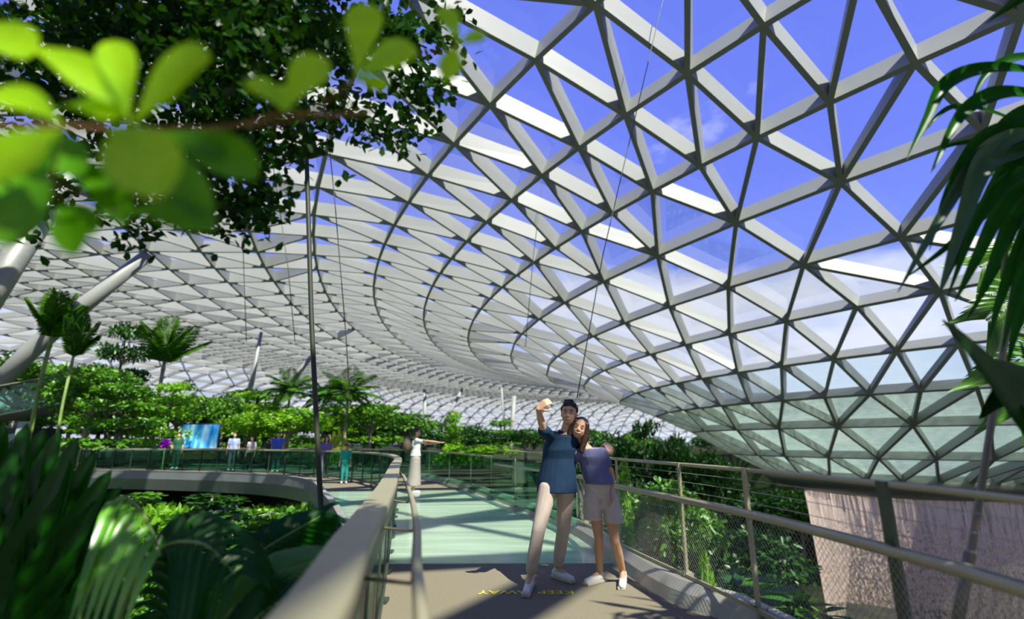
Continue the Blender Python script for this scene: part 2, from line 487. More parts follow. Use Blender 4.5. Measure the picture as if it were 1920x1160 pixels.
# ------------------------------------------------------------------ ground
def sst(a, b, x):
    x = min(1, max(0, (x - a) / (b - a)))
    return x * x * (3 - 2 * x)
def gh(x, y):
    yb = 25.5 + 34 * sst(-2, 14, x)
    s = max(sst(yb - 1, yb + 4, y), sst(-22, -28, x) if y > 4 else sst(-24, -30, x))
    w = .35 * math.sin(x * .31 + 1) * math.cos(y * .27) + .2 * math.sin(x * .8) * math.sin(y * .7 + 2)
    base = -7.2 - 4 * sst(6, 20, x) + 4.7 * sst(12.5, 18, y) * sst(-1, -5, x)
    return base * (1 - s) - .25 * s + w * (1 - .8 * s)
m = MB()
xs = [-130 + 2.5 * i for i in range(133)]; ys = [-40 + 2.5 * i for i in range(105)]
m.add([(x, y, gh(x, y)) for y in ys for x in xs], [(j * len(xs) + i, j * len(xs) + i + 1, (j + 1) * len(xs) + i + 1, (j + 1) * len(xs) + i) for j in range(len(ys) - 1) for i in range(len(xs) - 1)], 0, True)
tag(m.build('ground', M_GROUND), 'dark soil of the indoor valley garden', kind='structure')

# ------------------------------------------------------------------ bridge
def smooth_path(pts, n=6):
    P = [Vector(p) for p in pts]; out = []
    for i in range(len(P) - 1):
        p0, p1, p2, p3 = P[max(i - 1, 0)], P[i], P[i + 1], P[min(i + 2, len(P) - 1)]
        for k in range(n):
            t = k / n
            out.append(.5 * ((2 * p1) + (p2 - p0) * t + (2 * p0 - 5 * p1 + 4 * p2 - p3) * t * t + (3 * p1 - p0 - 3 * p2 + p3) * t ** 3))
    out.append(P[-1])
    return out
RAIL_L = smooth_path([(-.2, -1.2, 0), (-.30, 0, 0), (-.43, 1.17, 0), (-.617, 2.15, 0), (-.81, 3.25, 0), (-1.13, 4.96, 0), (-1.81, 8.3, 0), (-2.62, 12.2, 0), (-3.75, 15.6, 0), (-5.7, 18.8, 0), (-8.3, 21.3, 0), (-11.2, 23.0, 0), (-15.8, 24.7, 0), (-21, 26, 0)])
EDGE_L = smooth_path([(-.75, -1.2, 0), (-.85, 0, 0), (-.95, 1.17, 0), (-1.1, 2.5, 0), (-1.3, 4, 0), (-1.7, 5.6, 0), (-2.2, 7.6, 0), (-2.95, 9.8, 0), (-4.6, 13.7, 0), (-7.2, 19.2, 0), (-10.4, 22.2, 0), (-15.4, 24.2, 0), (-21, 25.4, 0)])
EDGE_R = smooth_path([(2.1, -1.2, 0), (2.1, 0, 0), (2.06, 1.5, 0), (1.98, 2.9, 0), (1.76, 4.4, 0), (1.38, 5.3, 0), (.92, 8.65, 0), (-.45, 13.2, 0), (-1.95, 17.2, 0), (-4.4, 21.8, 0), (-8, 25.4, 0), (-13, 27.6, 0), (-21, 29.2, 0)])
def resample(path, n):
    L = [0]
    for i in range(1, len(path)):
        L.append(L[-1] + (path[i] - path[i - 1]).length)
    out = []
    for k in range(n):
        s = L[-1] * k / (n - 1)
        i = max(j for j in range(len(L)) if L[j] <= s + 1e-9)
        i = min(i, len(path) - 2)
        u = (s - L[i]) / (L[i + 1] - L[i])
        out.append(path[i].lerp(path[i + 1], u))
    return out
def by_y(path, y):
    for i in range(len(path) - 1):
        if path[i].y <= y <= path[i + 1].y:
            u = (y - path[i].y) / max(1e-6, path[i + 1].y - path[i].y)
            return path[i].lerp(path[i + 1], u)
    return path[-1].copy()
# deck: floor covering near the viewer, frosted glass further on, solid walkway round the bend
def slab(name, ys, mats, top=0.0, th=.12, dx=0):
    m = MB()
    Ls = [by_y(EDGE_L, y) for y in ys]; Rs = [by_y(EDGE_R, y + (0 if y < 17 else (y - 17) * .45)) for y in ys]
    n = len(ys)
    vs = [p + Vector((dx, 0, top)) for p in Ls] + [p + Vector((-dx, 0, top)) for p in Rs]
    vs += [p + Vector((dx, 0, top - th)) for p in Ls] + [p + Vector((-dx, 0, top - th)) for p in Rs]
    fs = []
    for i in range(n - 1):
        fs += [(i, n + i, n + i + 1, i + 1), (2 * n + i + 1, 3 * n + i + 1, 3 * n + i, 2 * n + i), (i, i + 1, 2 * n + i + 1, 2 * n + i), (n + i + 1, n + i, 3 * n + i, 3 * n + i + 1)]
    fs += [(n, 0, 2 * n, 3 * n), (n - 1, 2 * n - 1, 4 * n - 1, 3 * n - 1)]
    m.add(vs, fs)
    return m.build(name, mats)
floor = slab('floor', [-1.2 + i * .5 for i in range(16)] + [6.35], M_CARPET); tag(floor, 'grey covered bridge deck with yellow lettering', kind='structure')
LANE = 7
for gi in range(5):
    y0 = 6.4 + gi * 1.75; ys = [y0, y0 + .44, y0 + .87, y0 + 1.3, y0 + 1.70]
    o = slab('floor_panel', ys, M_GFLOOR, top=0, th=.05, dx=.05)
    tag(o, 'pale green frosted glass panel of the bridge floor, number %s beyond the grey deck' % ['one', 'two', 'three', 'four', 'five'][gi], kind='structure')
m = MB()
for gi in range(6):
    y0 = 6.4 + gi * 1.75 - .03
    a_, b_ = by_y(EDGE_L, y0), by_y(EDGE_R, y0)
    m.tube([a_ + Vector((0, 0, -.2)), b_ + Vector((0, 0, -.2))], .09, 6)
for f in (.25, .5, .75):
    m.tube([by_y(EDGE_L, y).lerp(by_y(EDGE_R, y), f) + Vector((0, 0, -.22)) for y in np.arange(6.4, 15.3, 1.1)], .05, 6)
tag(m.build('trim_2', M_FASC), 'dark beams under the glass floor', kind='structure')
slab('floor_2', [15.15, 16, 17, 18, 19, 20, 21, 22, 23, 24, 25, 25.4], M_CARPET)['kind'] = 'structure'
# the edge plates (fascias) either side
m = MB(); m.strip(EDGE_L, [(0, .02), (-.05, .05), (-.12, .03), (-.16, -.30), (-.02, -.78), (.3, -.72), (.35, -.14)], 0)
for p in (m.build('trim_3', M_FASC),): tag(p, 'dark curved edge plate of the left bend', kind='structure')
m = MB(); m.strip(EDGE_L, [(.0, .055), (-.14, .055), (-.14, .03), (0, .03)], 0); tag(m.build('trim_4', M_STEEL), 'bright steel nosing on the deck edge', kind='structure')
m = MB(); m.strip(EDGE_R, [(-.10, 0), (-.06, .10), (.02, .17), (.10, .17), (.16, .10), (.16, -.35), (-.10, -.30)], 0); tag(m.build('trim_5', M_KERB), 'grey metal kerb along the right deck edge', kind='structure')

# left parapet: wide flat capping, uprights, glass, lower bars, inner round handrail
lp = empty('left_parapet', (-.6, 1, 0)); tag(lp, 'wide flat bronze rail with glass running from the viewer round the left bend', 'railing')
def kid(m, name, mt, par):
    o = m.build(name, mt)
    o.parent = par
    o.matrix_parent_inverse = Matrix.Translation(-par.location)
    return o
m = MB(); m.strip([p + Vector((0, 0, 1.0)) for p in RAIL_L], [(-.078, -.012), (-.07, 0), (.07, 0), (.078, -.012), (.078, -.05), (.062, -.06), (-.062, -.06), (-.078, -.05)]); kid(m, 'capping', M_RAIL, lp)
m = MB(); m.strip([p + Vector((0, 0, .0)) for p in RAIL_L[12:]], [(-.006, .06), (.006, .06), (.006, .94), (-.006, .94)]); kid(m, 'glass', M_GBAL, lp)
m = MB(); m.strip([p + Vector((.0, 0, .0)) for p in RAIL_L], [(-.02, .06), (.02, .06), (.02, .12), (-.02, .12)]); kid(m, 'bottom_rail', M_RAILD, lp)
m = MB(); m.strip([p + Vector((.03, 0, 0)) for p in RAIL_L[:34]], [(.0, .80), (.03, .80), (.03, .93), (.0, .93)]); kid(m, 'side_rail', M_RAILD, lp)
inner = []
for y in [-.8, 0, .6, 1.2, 1.5, 2.09, 2.78, 3.4, 4.2, 5.2, 6.4, 7.2, 8.0]:
    p = by_y(RAIL_L, y)
    inner.append(Vector((p.x + (.25 if y < 3 else .25 - .10 * min(1, (y - 3) / 3.6)) + (0 if y < 7 else -.1 * (y - 7)), y, .9)))
inner = smooth_path(inner, 4)
hr = MB(); hr.tube(inner, .021, 12)
for i in range(6, len(inner) - 4, 7):
    p = inner[i]; q_ = by_y(RAIL_L, p.y)
    hr.tube([p, p + Vector((-.02, 0, -.06)), Vector((q_.x + .03, p.y, .86))], .008, 6)
kid(hr, 'handrail', M_RAIL, lp)
rp = resample(RAIL_L, 38)
for p in rp[1:]:
    m = MB(); m.box((p.x, p.y, .47), (.018, .075, .94)); m.box((p.x, p.y, .015), (.10, .12, .03)); kid(m, 'post', M_RAILD, lp)

# right parapet
rr = empty('right_parapet', (1.9, 3, 0)); tag(rr, 'two-tier bronze rail with wire mesh infill on the waterfall side of the bridge', 'railing')
RP = smooth_path([(1.74, -1.2, 0), (1.78, 0, 0), (1.84, 1.9, 0), (1.86, 2.6, 0), (1.72, 4.16, 0), (1.27, 6.35, 0), (.98, 8.3, 0), (-.42, 12.6, 0), (-1.8, 16.6, 0), (-4.1, 21.2, 0), (-7.8, 24.9, 0), (-12.8, 27.1, 0), (-21, 28.6, 0)])
near = [p for p in RP if p.y < 8.4]
m = MB(); m.tube([p + Vector((0, 0, .825)) for p in RP if p.y < 13.2], .027, 12); m.strip([p + Vector((.045, 0, .83)) for p in near], [(-.006, -.02), (.006, -.02), (.006, .02), (-.006, .02)]); kid(m, 'handrail', M_RAIL, rr)
m = MB(); m.tube([p + Vector((.06, 0, 1.135)) for p in RP if p.y < 13], .014, 8, sy=1.2); kid(m, 'top_rail', M_RAIL, rr)
far = [p for p in RP if p.y >= 8.3]
m = MB(); m.strip([p + Vector((0, 0, 1.0)) for p in far if p.y > 12.5], [(-.04, -.03), (.04, -.03), (.04, 0), (-.04, 0)]); kid(m, 'capping', M_RAIL, rr)
m = MB(); m.strip([p.copy() for p in far], [(-.006, .08), (.006, .08), (.006, .95), (-.006, .95)]); kid(m, 'glass', M_GBAL, rr)
for z_ in (.90, .98, 1.06):
    m = MB(); m.tube([p + Vector((.06, 0, z_)) for p in near], .0022, 4); kid(m, 'wire', M_STEEL, rr)
m = MB(); m.strip(near, [(.0, .17), (.02, .17), (.02, .2), (0, .2)]); kid(m, 'bottom_rail', M_RAIL, rr)
# diagonal wire mesh
m = MB(); npth = resample(near, 60)
L_ = [0]
for i in range(1, 60): L_.append(L_[-1] + (npth[i] - npth[i - 1]).length)
def onp(s):
    s = min(max(s, 0), L_[-1]); i = min(58, int(s / L_[-1] * 59)); u = (s - L_[i]) / (L_[i + 1] - L_[i])
    return npth[i].lerp(npth[i + 1], u)
hh = .60
for d_ in (1, -1):
    for k in range(int(L_[-1] / .042) + 18):
        s0 = k * .042 - (.7 if d_ > 0 else 0)
        s1 = s0 + d_ * hh * .95
        if max(s0, s1) < 0 or min(s0, s1) > L_[-1]: continue
        m.tube([onp(s0) + Vector((0, 0, .20)), onp(s1) + Vector((0, 0, .20 + hh))], .0013, 3, cap=False)
kid(m, 'wire_mesh', M_STEEL, rr)
for y_ in (-.6, .9, 2.78, 4.12, 5.1, 6.6, 8.1, 9.7, 11.3, 13, 15, 17.2, 19.4, 21.6, 23.4):
    p = by_y(RP, y_); top = 1.13 if y_ < 8.4 else .98
    m = MB(); w_ = .075 if y_ in (2.78,) else .05
    m.box((p.x + .05, p.y, top / 2 + .02), (.022, w_, top)); m.box((p.x + .05, p.y, .185), (.09, .12, .03))
    kid(m, 'post', M_RAILD if y_ < 3 else M_RAIL, rr)

# leaning hanger rods
M_RODL = mat('weathered_dark_rod', (.035, .04, .022), .6, .1)
M_RODR = mat('brown_rod', (.19, .17, .125), .5, .2)
def rod(pts, r, label, mt=M_RAIL, nm='hanger_rod'):
    m = MB(); m.tube(pts, r, 10)
    a_, b_ = Vector(pts[0]), Vector(pts[-1])
    base = a_ if a_.z < b_.z else b_
    d_ = (b_ - a_).normalized() if base is a_ else (a_ - b_).normalized()
    if r > .012: m.tube([base + d_ * .1, base + d_ * .5], r * 1.5, 10)
    o = m.build(nm, mt); tag(o, label, 'rod'); return o
rod([at(609, 1080, 5.5), at(605, 1010, 5.52), at(599, 900, 5.56), at(584, 600, 5.75), at(575, 300, 6.0), at(568, 0, 6.3), at(562, -260, 6.7)], .027, 'dark slender hanger rod leaning beside the left parapet', M_RODL)
rod([at(1785, 1230, 2.8), at(1805, 1130, 2.82), at(1842, 900, 2.85), at(1880, 660, 2.9), at(1912, 480, 2.98), at(1950, 250, 3.1)], .017, 'slender bronze hanger rod leaning outside the right parapet', M_RODR)
def cable(pts, label, r=.012):
    m = MB(); m.tube(pts, r, 6); o = m.build('roof_cable', M_RAILD); tag(o, label, 'cable', 'thin cables hanging from the roof')
cable([at(1082, 745, 12), at(1130, 480, 12.3), at(1165, 330, 12.6), at(1238, 20, 13), at(1275, -120, 13.2)], 'thin dark cable hanging in front of the blue sky above the couple', .014)
cable([at(657, 760, 15), at(648, 620, 15), at(628, 380, 15), at(612, 215, 15), at(600, 60, 15)], 'thin cable close to the right of the thick left rod', .016)
cable([at(462, 640, 22), at(456, 470, 22), at(440, 300, 22)], 'thin cable hanging left of the thick rod before the white roof', .016)
cable([at(553, 640, 20), at(540, 500, 20), at(512, 310, 20)], 'thin cable between the leafy branch and the thick rod', .016)
cable([at(985, 650, 24), at(1000, 480, 24), at(1018, 336, 24)], 'short thin cable hanging from a lattice joint left of centre', .018)

# yellow words on the deck, to be read from the far side
cu = bpy.data.curves.new('deck_lettering', 'FONT'); cu.body = 'KEEP  AWAY'; cu.size = .155; cu.align_x = 'CENTER'; cu.extrude = .001; cu.offset = .003
tx0 = bpy.data.objects.new('lettering_curve', cu); COL.objects.link(tx0); me_t = bpy.data.meshes.new_from_object(tx0.evaluated_get(bpy.context.evaluated_depsgraph_get())); bpy.data.objects.remove(tx0)
tx = bpy.data.objects.new('deck_lettering', me_t); tx.location = (.13, 5.27, .004); tx.rotation_euler = (0, 0, math.pi); COL.objects.link(tx)
M_YEL = mat('yellow_floor_paint', (.60, .56, .05), .8); me_t.materials.clear(); me_t.materials.append(M_YEL)
tag(tx, 'yellow capital letters painted on the grey deck beside the couple', 'lettering')
# ------------------------------------------------------------------ white tree columns
def column(pts, r, label, group=None, mt=None):
    m = MB(); m.tube(pts, r, 16); o = m.build('roof_column', mt or M_WHITE); tag(o, label, 'column', group); return o
column([at(-60, 620, 19), at(30, 478, 20), at(118, 350, 22), at(175, 262, 24)], .48, 'thick grey tubular roof strut at the far left edge', mt=M_STEEL)
column([at(-30, 745, 33), at(60, 655, 33), at(150, 577, 33.5), at(279, 476, 34)], [.55, .55, .55, .42], 'white sunlit tubular roof column leaning over the palm with green stem')
column([at(458, 790, 47), at(468, 735, 47), at(490, 622, 46)], [.26, .26, .14], 'slim grey tapering roof column left of the thick rod', mt=M_STEEL)
column([at(500, 775, 50), at(545, 718, 50), at(584, 668, 49)], [.28, .28, .2], 'white roof column leaning right just behind the thick rod')
V_ = [((796, 730), (797, 850), 88, .32), ((868, 728), (808, 838), 88, .28), ((726, 765), (790, 838), 86, .3), ((964, 742), (955, 880), 80, .34), ((940, 726), (952, 878), 92, .2)]
VL = ['upright white roof column directly above the head of the woman in the long skirt', 'grey roof column slanting up to the right above the pointing arm of the woman in the long skirt',
      'white roof column leaning left behind the woman in the long skirt', 'bright white roof column standing left of the raised arm', 'thin grey roof column beside the bright white one left of the raised arm']
for (p0, p1, Y, r), l in zip(V_, VL):
    column([at(p1[0], p1[1], Y), at(p0[0], p0[1], Y)], r, l)

# ------------------------------------------------------------------ foliage tools
def leaves(C, D, U, L, Wd, fold=.25, droop=.0):
    """ovate folded leaves: base points C, directions D, up vectors U, lengths L, widths Wd -> verts, tris"""
    D = D / (np.linalg.norm(D, axis=1)[:, None] + 1e-9)
    Sd = np.cross(D, U); Sd /= (np.linalg.norm(Sd, axis=1)[:, None] + 1e-9)
    Un = np.cross(Sd, D)
    L = L[:, None]; Wd = Wd[:, None]
    b = C; m = C + D * L * .58 - Un * L * droop * .3; t = C + D * L - Un * L * droop
    l1 = C + D * L * .3 + Sd * Wd * .38 + Un * Wd * fold * .7; l2 = C + D * L * .68 + Sd * Wd * .5 + Un * Wd * fold - Un * L * droop * .35
    r1 = C + D * L * .3 - Sd * Wd * .38 + Un * Wd * fold * .7; r2 = C + D * L * .68 - Sd * Wd * .5 + Un * Wd * fold - Un * L * droop * .35
    V = np.stack([b, m, t, l1, l2, r1, r2], 1).reshape(-1, 3)
    T0 = np.array([(0, 1, 3), (3, 1, 4), (4, 1, 2), (0, 5, 1), (5, 6, 1), (6, 2, 1)])
    T = (np.arange(len(C))[:, None, None] * 7 + T0[None]).reshape(-1, 3)
    return V, T
def rdir(n, rng, up=0.0):
    d = rng.normal(size=(n, 3)); d /= np.linalg.norm(d, axis=1)[:, None]; d[:, 2] += up
    return d / np.linalg.norm(d, axis=1)[:, None]
def crown(name, mt, clumps, per, leaf, rng, up=.35, flat=.75):
    Cs, Ds, Us = [], [], []
    for c, r in clumps:
        d = rdir(per, rng, .12)
        rad = r * (.55 + .45 * rng.random(per))
        p = np.array(c) + d * rad[:, None] * np.array([1, 1, flat])
        dd = d * .6 + rdir(per, rng) * .6; dd[:, 2] -= .15
        Cs.append(p); Ds.append(dd); Us.append(rdir(per, rng, up * 3))
    C = np.vstack(Cs); n = len(C)
    V, T = leaves(C, np.vstack(Ds), np.vstack(Us), leaf * (.7 + .6 * rng.random(n)), leaf * .5 * (.7 + .6 * rng.random(n)))
    return np_mesh(name, V, T, mt)
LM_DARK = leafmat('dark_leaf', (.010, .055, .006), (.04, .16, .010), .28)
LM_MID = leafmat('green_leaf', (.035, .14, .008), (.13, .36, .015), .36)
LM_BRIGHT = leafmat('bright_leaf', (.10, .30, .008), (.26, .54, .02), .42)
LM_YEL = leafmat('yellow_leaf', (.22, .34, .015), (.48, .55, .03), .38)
LM_PALM = leafmat('palm_leaf', (.02, .10, .006), (.09, .27, .015), .32, gloss=.05)

class Proto: pass
def tree_proto(kind, seed, H=7.0):
    rng = np.random.default_rng(seed)
    p = Proto(); p.H = H; p.W = 4.6
    m = MB()
    if kind == 'round':
        top = Vector((.1, 0, 4.2))
        m.tube([(0, 0, -.3), (.05, .03, 1.4), (-.04, .05, 2.8), top], [.17, .14, .12, .09], 8)
        cl = []
        for i in range(17):
            a = i * 2.4; rr = 1.7 * math.sqrt((i + .5) / 17)
            c = (rr * math.cos(a), rr * math.sin(a), 3.7 + 2.5 * (1 - (rr / 2.1) ** 2) * (.55 + .45 * rng.random()))
            cl.append((c, .75 + .25 * rng.random()))
            if i % 2 == 0: m.tube([top - Vector((0, 0, .9)), (Vector(c) + top) / 2 - Vector((0, 0, .3)), c], [.07, .045, .02], 5)
        p.leafname = 'foliage'; p.leaf = crown('foliage', LM_MID, cl, 150, .30, rng)
    elif kind == 'tiered':
        m.tube([(0, 0, -.3), (.1, 0, 2.5), (0, .1, 5), (.05, 0, 6.7)], [.15, .12, .08, .04], 8)
        cl = []
        for z, r, k in ((2.7, 1.9, 9), (4.0, 1.6, 8), (5.2, 1.2, 6), (6.3, .7, 4)):
            for i in range(k):
                a = i * 6.283 / k + z; q = r * (.55 + .5 * rng.random())
                cl.append(((q * math.cos(a), q * math.sin(a), z + .3 * rng.random()), .62))
                m.tube([(0, 0, z - .3), (q * math.cos(a) * .6, q * math.sin(a) * .6, z - .05), (q * math.cos(a), q * math.sin(a), z + .1)], [.05, .03, .015], 5)
        p.leafname = 'foliage'; p.leaf = crown('foliage', LM_MID, cl, 95, .28, rng, flat=.32)
    elif kind == 'slim':
        m.tube([(0, 0, -.3), (.05, 0, 3), (0, 0, 6.5)], [.11, .08, .03], 8)
        cl = [((.35 * math.cos(i * 2.1), .35 * math.sin(i * 2.1), 2.0 + i * .33), .62 - .02 * i) for i in range(14)]
        p.W = 2.0; p.leafname = 'foliage'; p.leaf = crown('foliage', LM_MID, cl, 110, .26, rng, flat=.9)
    p.trunk = m.mesh('trunk', M_BARK if kind != 'tiered' else M_BARKD)
    return p
def palm_proto(seed, H=7.0, nf=15, fl=2.3, fan=False, stem=None):
    rng = np.random.default_rng(seed)
    p = Proto(); p.H = H; p.W = 4.2
    m = MB(); m.tube([(0, 0, -.3), (.06, 0, H * .3), (-.02, .05, H * .55), (0, 0, H * .76)], [.14, .10, .09, .10], 10)
    m.tube([(0, 0, H * .74), (0, 0, H * .80)], [.12, .07], 8)
    p.trunk = m.mesh('trunk', stem or M_BARK)
    Cs, Ds, Us, Ls, Ws = [], [], [], [], []
    rb = MB(); top = np.array([0, 0, H * .78])
    for i in range(nf):
        az = i * 2.399; el = math.radians(75 - 75 * (i / nf)) if not fan else math.radians(84 - 42 * (i / nf))
        d = np.array([math.cos(az) * math.cos(el), math.sin(az) * math.cos(el), math.sin(el)])
        pts = []
        P = top.copy(); dd = d.copy()
        ns = 14
        for s in range(ns + 1):
            pts.append(P.copy()); P = P + dd * fl / ns; dd = dd + np.array([0, 0, -.085 if not fan else -.035]); dd /= np.linalg.norm(dd)
        rb.tube([Vector(q) for q in pts], [.025 * (1 - .85 * s / ns) for s in range(ns + 1)], 4)
        side = np.cross(d, [0, 0, 1]); side /= np.linalg.norm(side)
        for s in range(2, ns + 1):
            for hf in (0, .5):
                q = pts[s - 1] * (1 - hf) + pts[s] * hf
                tt = pts[s] - pts[s - 1]; tt /= np.linalg.norm(tt)
                ll = fl * .32 * math.sin(math.pi * (.18 + .78 * (s + hf) / (ns + 1))) + .12
                for sg in (1, -1):
                    Cs.append(q); Ds.append(side * sg * 1.0 + tt * .75 + np.array([0, 0, -.25 + .1 * rng.random()])); Us.append(np.array([0, 0, 1.0]) + side * .3 * sg); Ls.append(ll); Ws.append(.075 if not fan else .14)
    V, T = leaves(np.array(Cs), np.array(Ds), np.array(Us), np.array(Ls), np.array(Ws), fold=.3, droop=.18)
    rbm = np.array([tuple(v) for v in rb.v]); 
    rt = []
    for f in rb.f:
        for k in range(1, len(f) - 1): rt.append((f[0], f[k], f[k + 1]))
    T = np.vstack([T, np.array(rt) + len(V)]); V = np.vstack([V, rbm])
    p.leafname = 'fronds'; p.leaf = np_mesh('fronds', V, T, LM_PALM)
    return p
def shrub_proto(seed, mt, leaf=.24, spiky=False):
    rng = np.random.default_rng(seed); p = Proto(); p.H = 2.0; p.W = 2.4
    m = MB()
    for i in range(6):
        a = i * 1.05; m.tube([(0, 0, -.2), (.25 * math.cos(a), .25 * math.sin(a), .6), (.6 * math.cos(a), .6 * math.sin(a), 1.3)], [.035, .025, .01], 5)
    p.trunk = m.mesh('stems', M_BARKD)
    cl = [((.75 * math.cos(i * 2.4) * math.sqrt(i / 9), .75 * math.sin(i * 2.4) * math.sqrt(i / 9), .65 + .75 * rng.random()), .5) for i in range(10)]
    p.leafname = 'foliage'; p.leaf = crown('foliage', mt, cl, 75, leaf, rng)
    return p
def recol(me, mt):
    c = me.copy(); c.materials.clear(); c.materials.append(mt); return c
PR = {'round': tree_proto('round', 1), 'tiered': tree_proto('tiered', 2), 'slim': tree_proto('slim', 3), 'round2': tree_proto('round', 9),
      'palm': palm_proto(4), 'fan': palm_proto(5, nf=9, fl=2.7, fan=True), 'slimpalm': palm_proto(6, nf=9, fl=1.9, fan=True, stem=M_BARKG),
      'shrub': shrub_proto(7, LM_MID), 'shrub2': shrub_proto(8, LM_BRIGHT, .3)}
VAR = {}
def leafmesh(k, mt):
    if mt is None: return PR[k].leaf
    if (k, mt.name) not in VAR: VAR[(k, mt.name)] = recol(PR[k].leaf, mt)
    return VAR[(k, mt.name)]
NAME = {'round': 'garden_tree', 'round2': 'garden_tree', 'tiered': 'tiered_tree', 'slim': 'slender_tree', 'palm': 'palm_tree', 'fan': 'fan_palm', 'slimpalm': 'slender_palm', 'shrub': 'shrub', 'shrub2': 'shrub'}
CAT = {'round': 'tree', 'round2': 'tree', 'tiered': 'tree', 'slim': 'tree', 'palm': 'palm tree', 'fan': 'palm tree', 'slimpalm': 'palm tree', 'shrub': 'shrub', 'shrub2': 'shrub'}
def plant(kind, x, y, ztop, width, label, group=None, mt=None, base=None, rz=None):
    p = PR[kind]; zb = gh(x, y) if base is None else base
    H = max(.8, ztop - zb)
    o = empty(NAME[kind], (x, y, zb), random.random() * 6.28 if rz is None else rz)
    o.scale = (width / p.W, width / p.W, H / p.H)
    tag(o, label, CAT[kind], group)
    link('trunk' if 'shrub' not in kind else 'stems', p.trunk, o); link(p.leafname, leafmesh(kind, mt), o)
    return o
def plant_px(kind, px, pytop, Y, wpx, label, group=None, mt=None):
    q = at(px, pytop, Y)
    return plant(kind, q.x, q.y, q.z, wpx / FPX * math.hypot(q.x, q.y) * (1 / math.hypot(1, q.x / q.y) ** .5), label, group, mt)
B, D, Yl, Mi = LM_BRIGHT, LM_DARK, LM_YEL, None
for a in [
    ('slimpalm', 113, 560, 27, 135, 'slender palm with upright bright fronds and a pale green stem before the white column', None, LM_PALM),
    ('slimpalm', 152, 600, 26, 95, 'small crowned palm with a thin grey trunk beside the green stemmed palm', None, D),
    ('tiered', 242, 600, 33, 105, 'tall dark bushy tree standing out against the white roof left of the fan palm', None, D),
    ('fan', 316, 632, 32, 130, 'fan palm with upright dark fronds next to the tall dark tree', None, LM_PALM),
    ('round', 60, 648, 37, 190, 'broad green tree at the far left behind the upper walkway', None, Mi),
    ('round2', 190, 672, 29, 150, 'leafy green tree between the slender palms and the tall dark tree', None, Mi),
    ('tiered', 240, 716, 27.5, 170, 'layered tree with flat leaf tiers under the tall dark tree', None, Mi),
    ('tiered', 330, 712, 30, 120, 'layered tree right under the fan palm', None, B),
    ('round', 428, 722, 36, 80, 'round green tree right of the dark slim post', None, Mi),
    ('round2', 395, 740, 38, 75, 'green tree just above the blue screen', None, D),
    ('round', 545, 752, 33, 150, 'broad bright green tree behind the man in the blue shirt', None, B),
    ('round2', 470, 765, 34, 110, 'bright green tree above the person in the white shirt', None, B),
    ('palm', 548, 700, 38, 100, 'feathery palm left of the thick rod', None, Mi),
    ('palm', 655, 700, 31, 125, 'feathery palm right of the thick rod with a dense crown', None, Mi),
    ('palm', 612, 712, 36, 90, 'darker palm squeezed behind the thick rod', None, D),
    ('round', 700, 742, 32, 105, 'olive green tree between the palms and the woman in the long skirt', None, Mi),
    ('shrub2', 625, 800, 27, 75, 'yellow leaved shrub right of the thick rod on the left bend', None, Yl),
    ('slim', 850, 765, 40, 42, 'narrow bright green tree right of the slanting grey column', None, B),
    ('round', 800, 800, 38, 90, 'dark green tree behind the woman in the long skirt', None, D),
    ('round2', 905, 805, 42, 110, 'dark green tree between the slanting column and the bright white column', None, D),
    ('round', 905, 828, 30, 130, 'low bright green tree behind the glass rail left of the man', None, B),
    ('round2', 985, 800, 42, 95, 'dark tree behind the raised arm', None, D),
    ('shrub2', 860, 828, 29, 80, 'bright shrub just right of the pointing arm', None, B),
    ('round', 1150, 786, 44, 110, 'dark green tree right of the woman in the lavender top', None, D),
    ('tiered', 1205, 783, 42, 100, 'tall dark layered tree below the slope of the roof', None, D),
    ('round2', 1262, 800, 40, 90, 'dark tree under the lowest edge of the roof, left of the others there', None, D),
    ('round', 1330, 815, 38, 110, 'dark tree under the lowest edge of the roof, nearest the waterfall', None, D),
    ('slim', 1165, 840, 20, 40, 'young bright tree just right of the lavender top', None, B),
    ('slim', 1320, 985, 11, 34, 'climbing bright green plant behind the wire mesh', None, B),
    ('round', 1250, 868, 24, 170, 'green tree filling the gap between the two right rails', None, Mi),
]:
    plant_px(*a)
# belts of planting behind: far side of the garden, valley slopes
k = 0
for i in range(46):
    x = -48 + 2.9 * i + random.uniform(-1, 1); y = 62 + 34 * random.random() + (8 if x < -20 else 0)
    if x > 0: y += 22
    kd = random.choice(['round', 'round2', 'tiered', 'round', 'palm'])
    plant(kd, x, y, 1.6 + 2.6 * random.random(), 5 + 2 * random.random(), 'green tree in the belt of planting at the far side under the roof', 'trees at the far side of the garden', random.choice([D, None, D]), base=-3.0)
for i in range(60):
    x = -24 + 20 * random.random(); y = 15.0 + 9 * random.random()
    if abs(x / y) < .12: continue
    z = gh(x, y)
    if z > -1.6 or x > -.28 * y - .5: continue
    plant(random.choice(['shrub', 'shrub2', 'shrub']), x, y, min(z + 1.2 + 1.6 * random.random(), -.9 if y > 19 else -.35), 2.2 + 1.2 * random.random(), 'green shrub on the slope below the left walkway', 'shrubs below the left walkway', random.choice([None, B, B]))
for i in range(15):
    x = -17 + 13 * random.random(); y = 13 + 7 * random.random()
    if x > -.28 * y - .5: continue
    plant(random.choice(['slim', 'tiered', 'round']), x, y, -2.0 + 1.7 * random.random(), 2.6 + random.random(), 'young tree rising from the valley below the left walkway', 'trees in the valley below the left walkway', random.choice([None, D, B]))
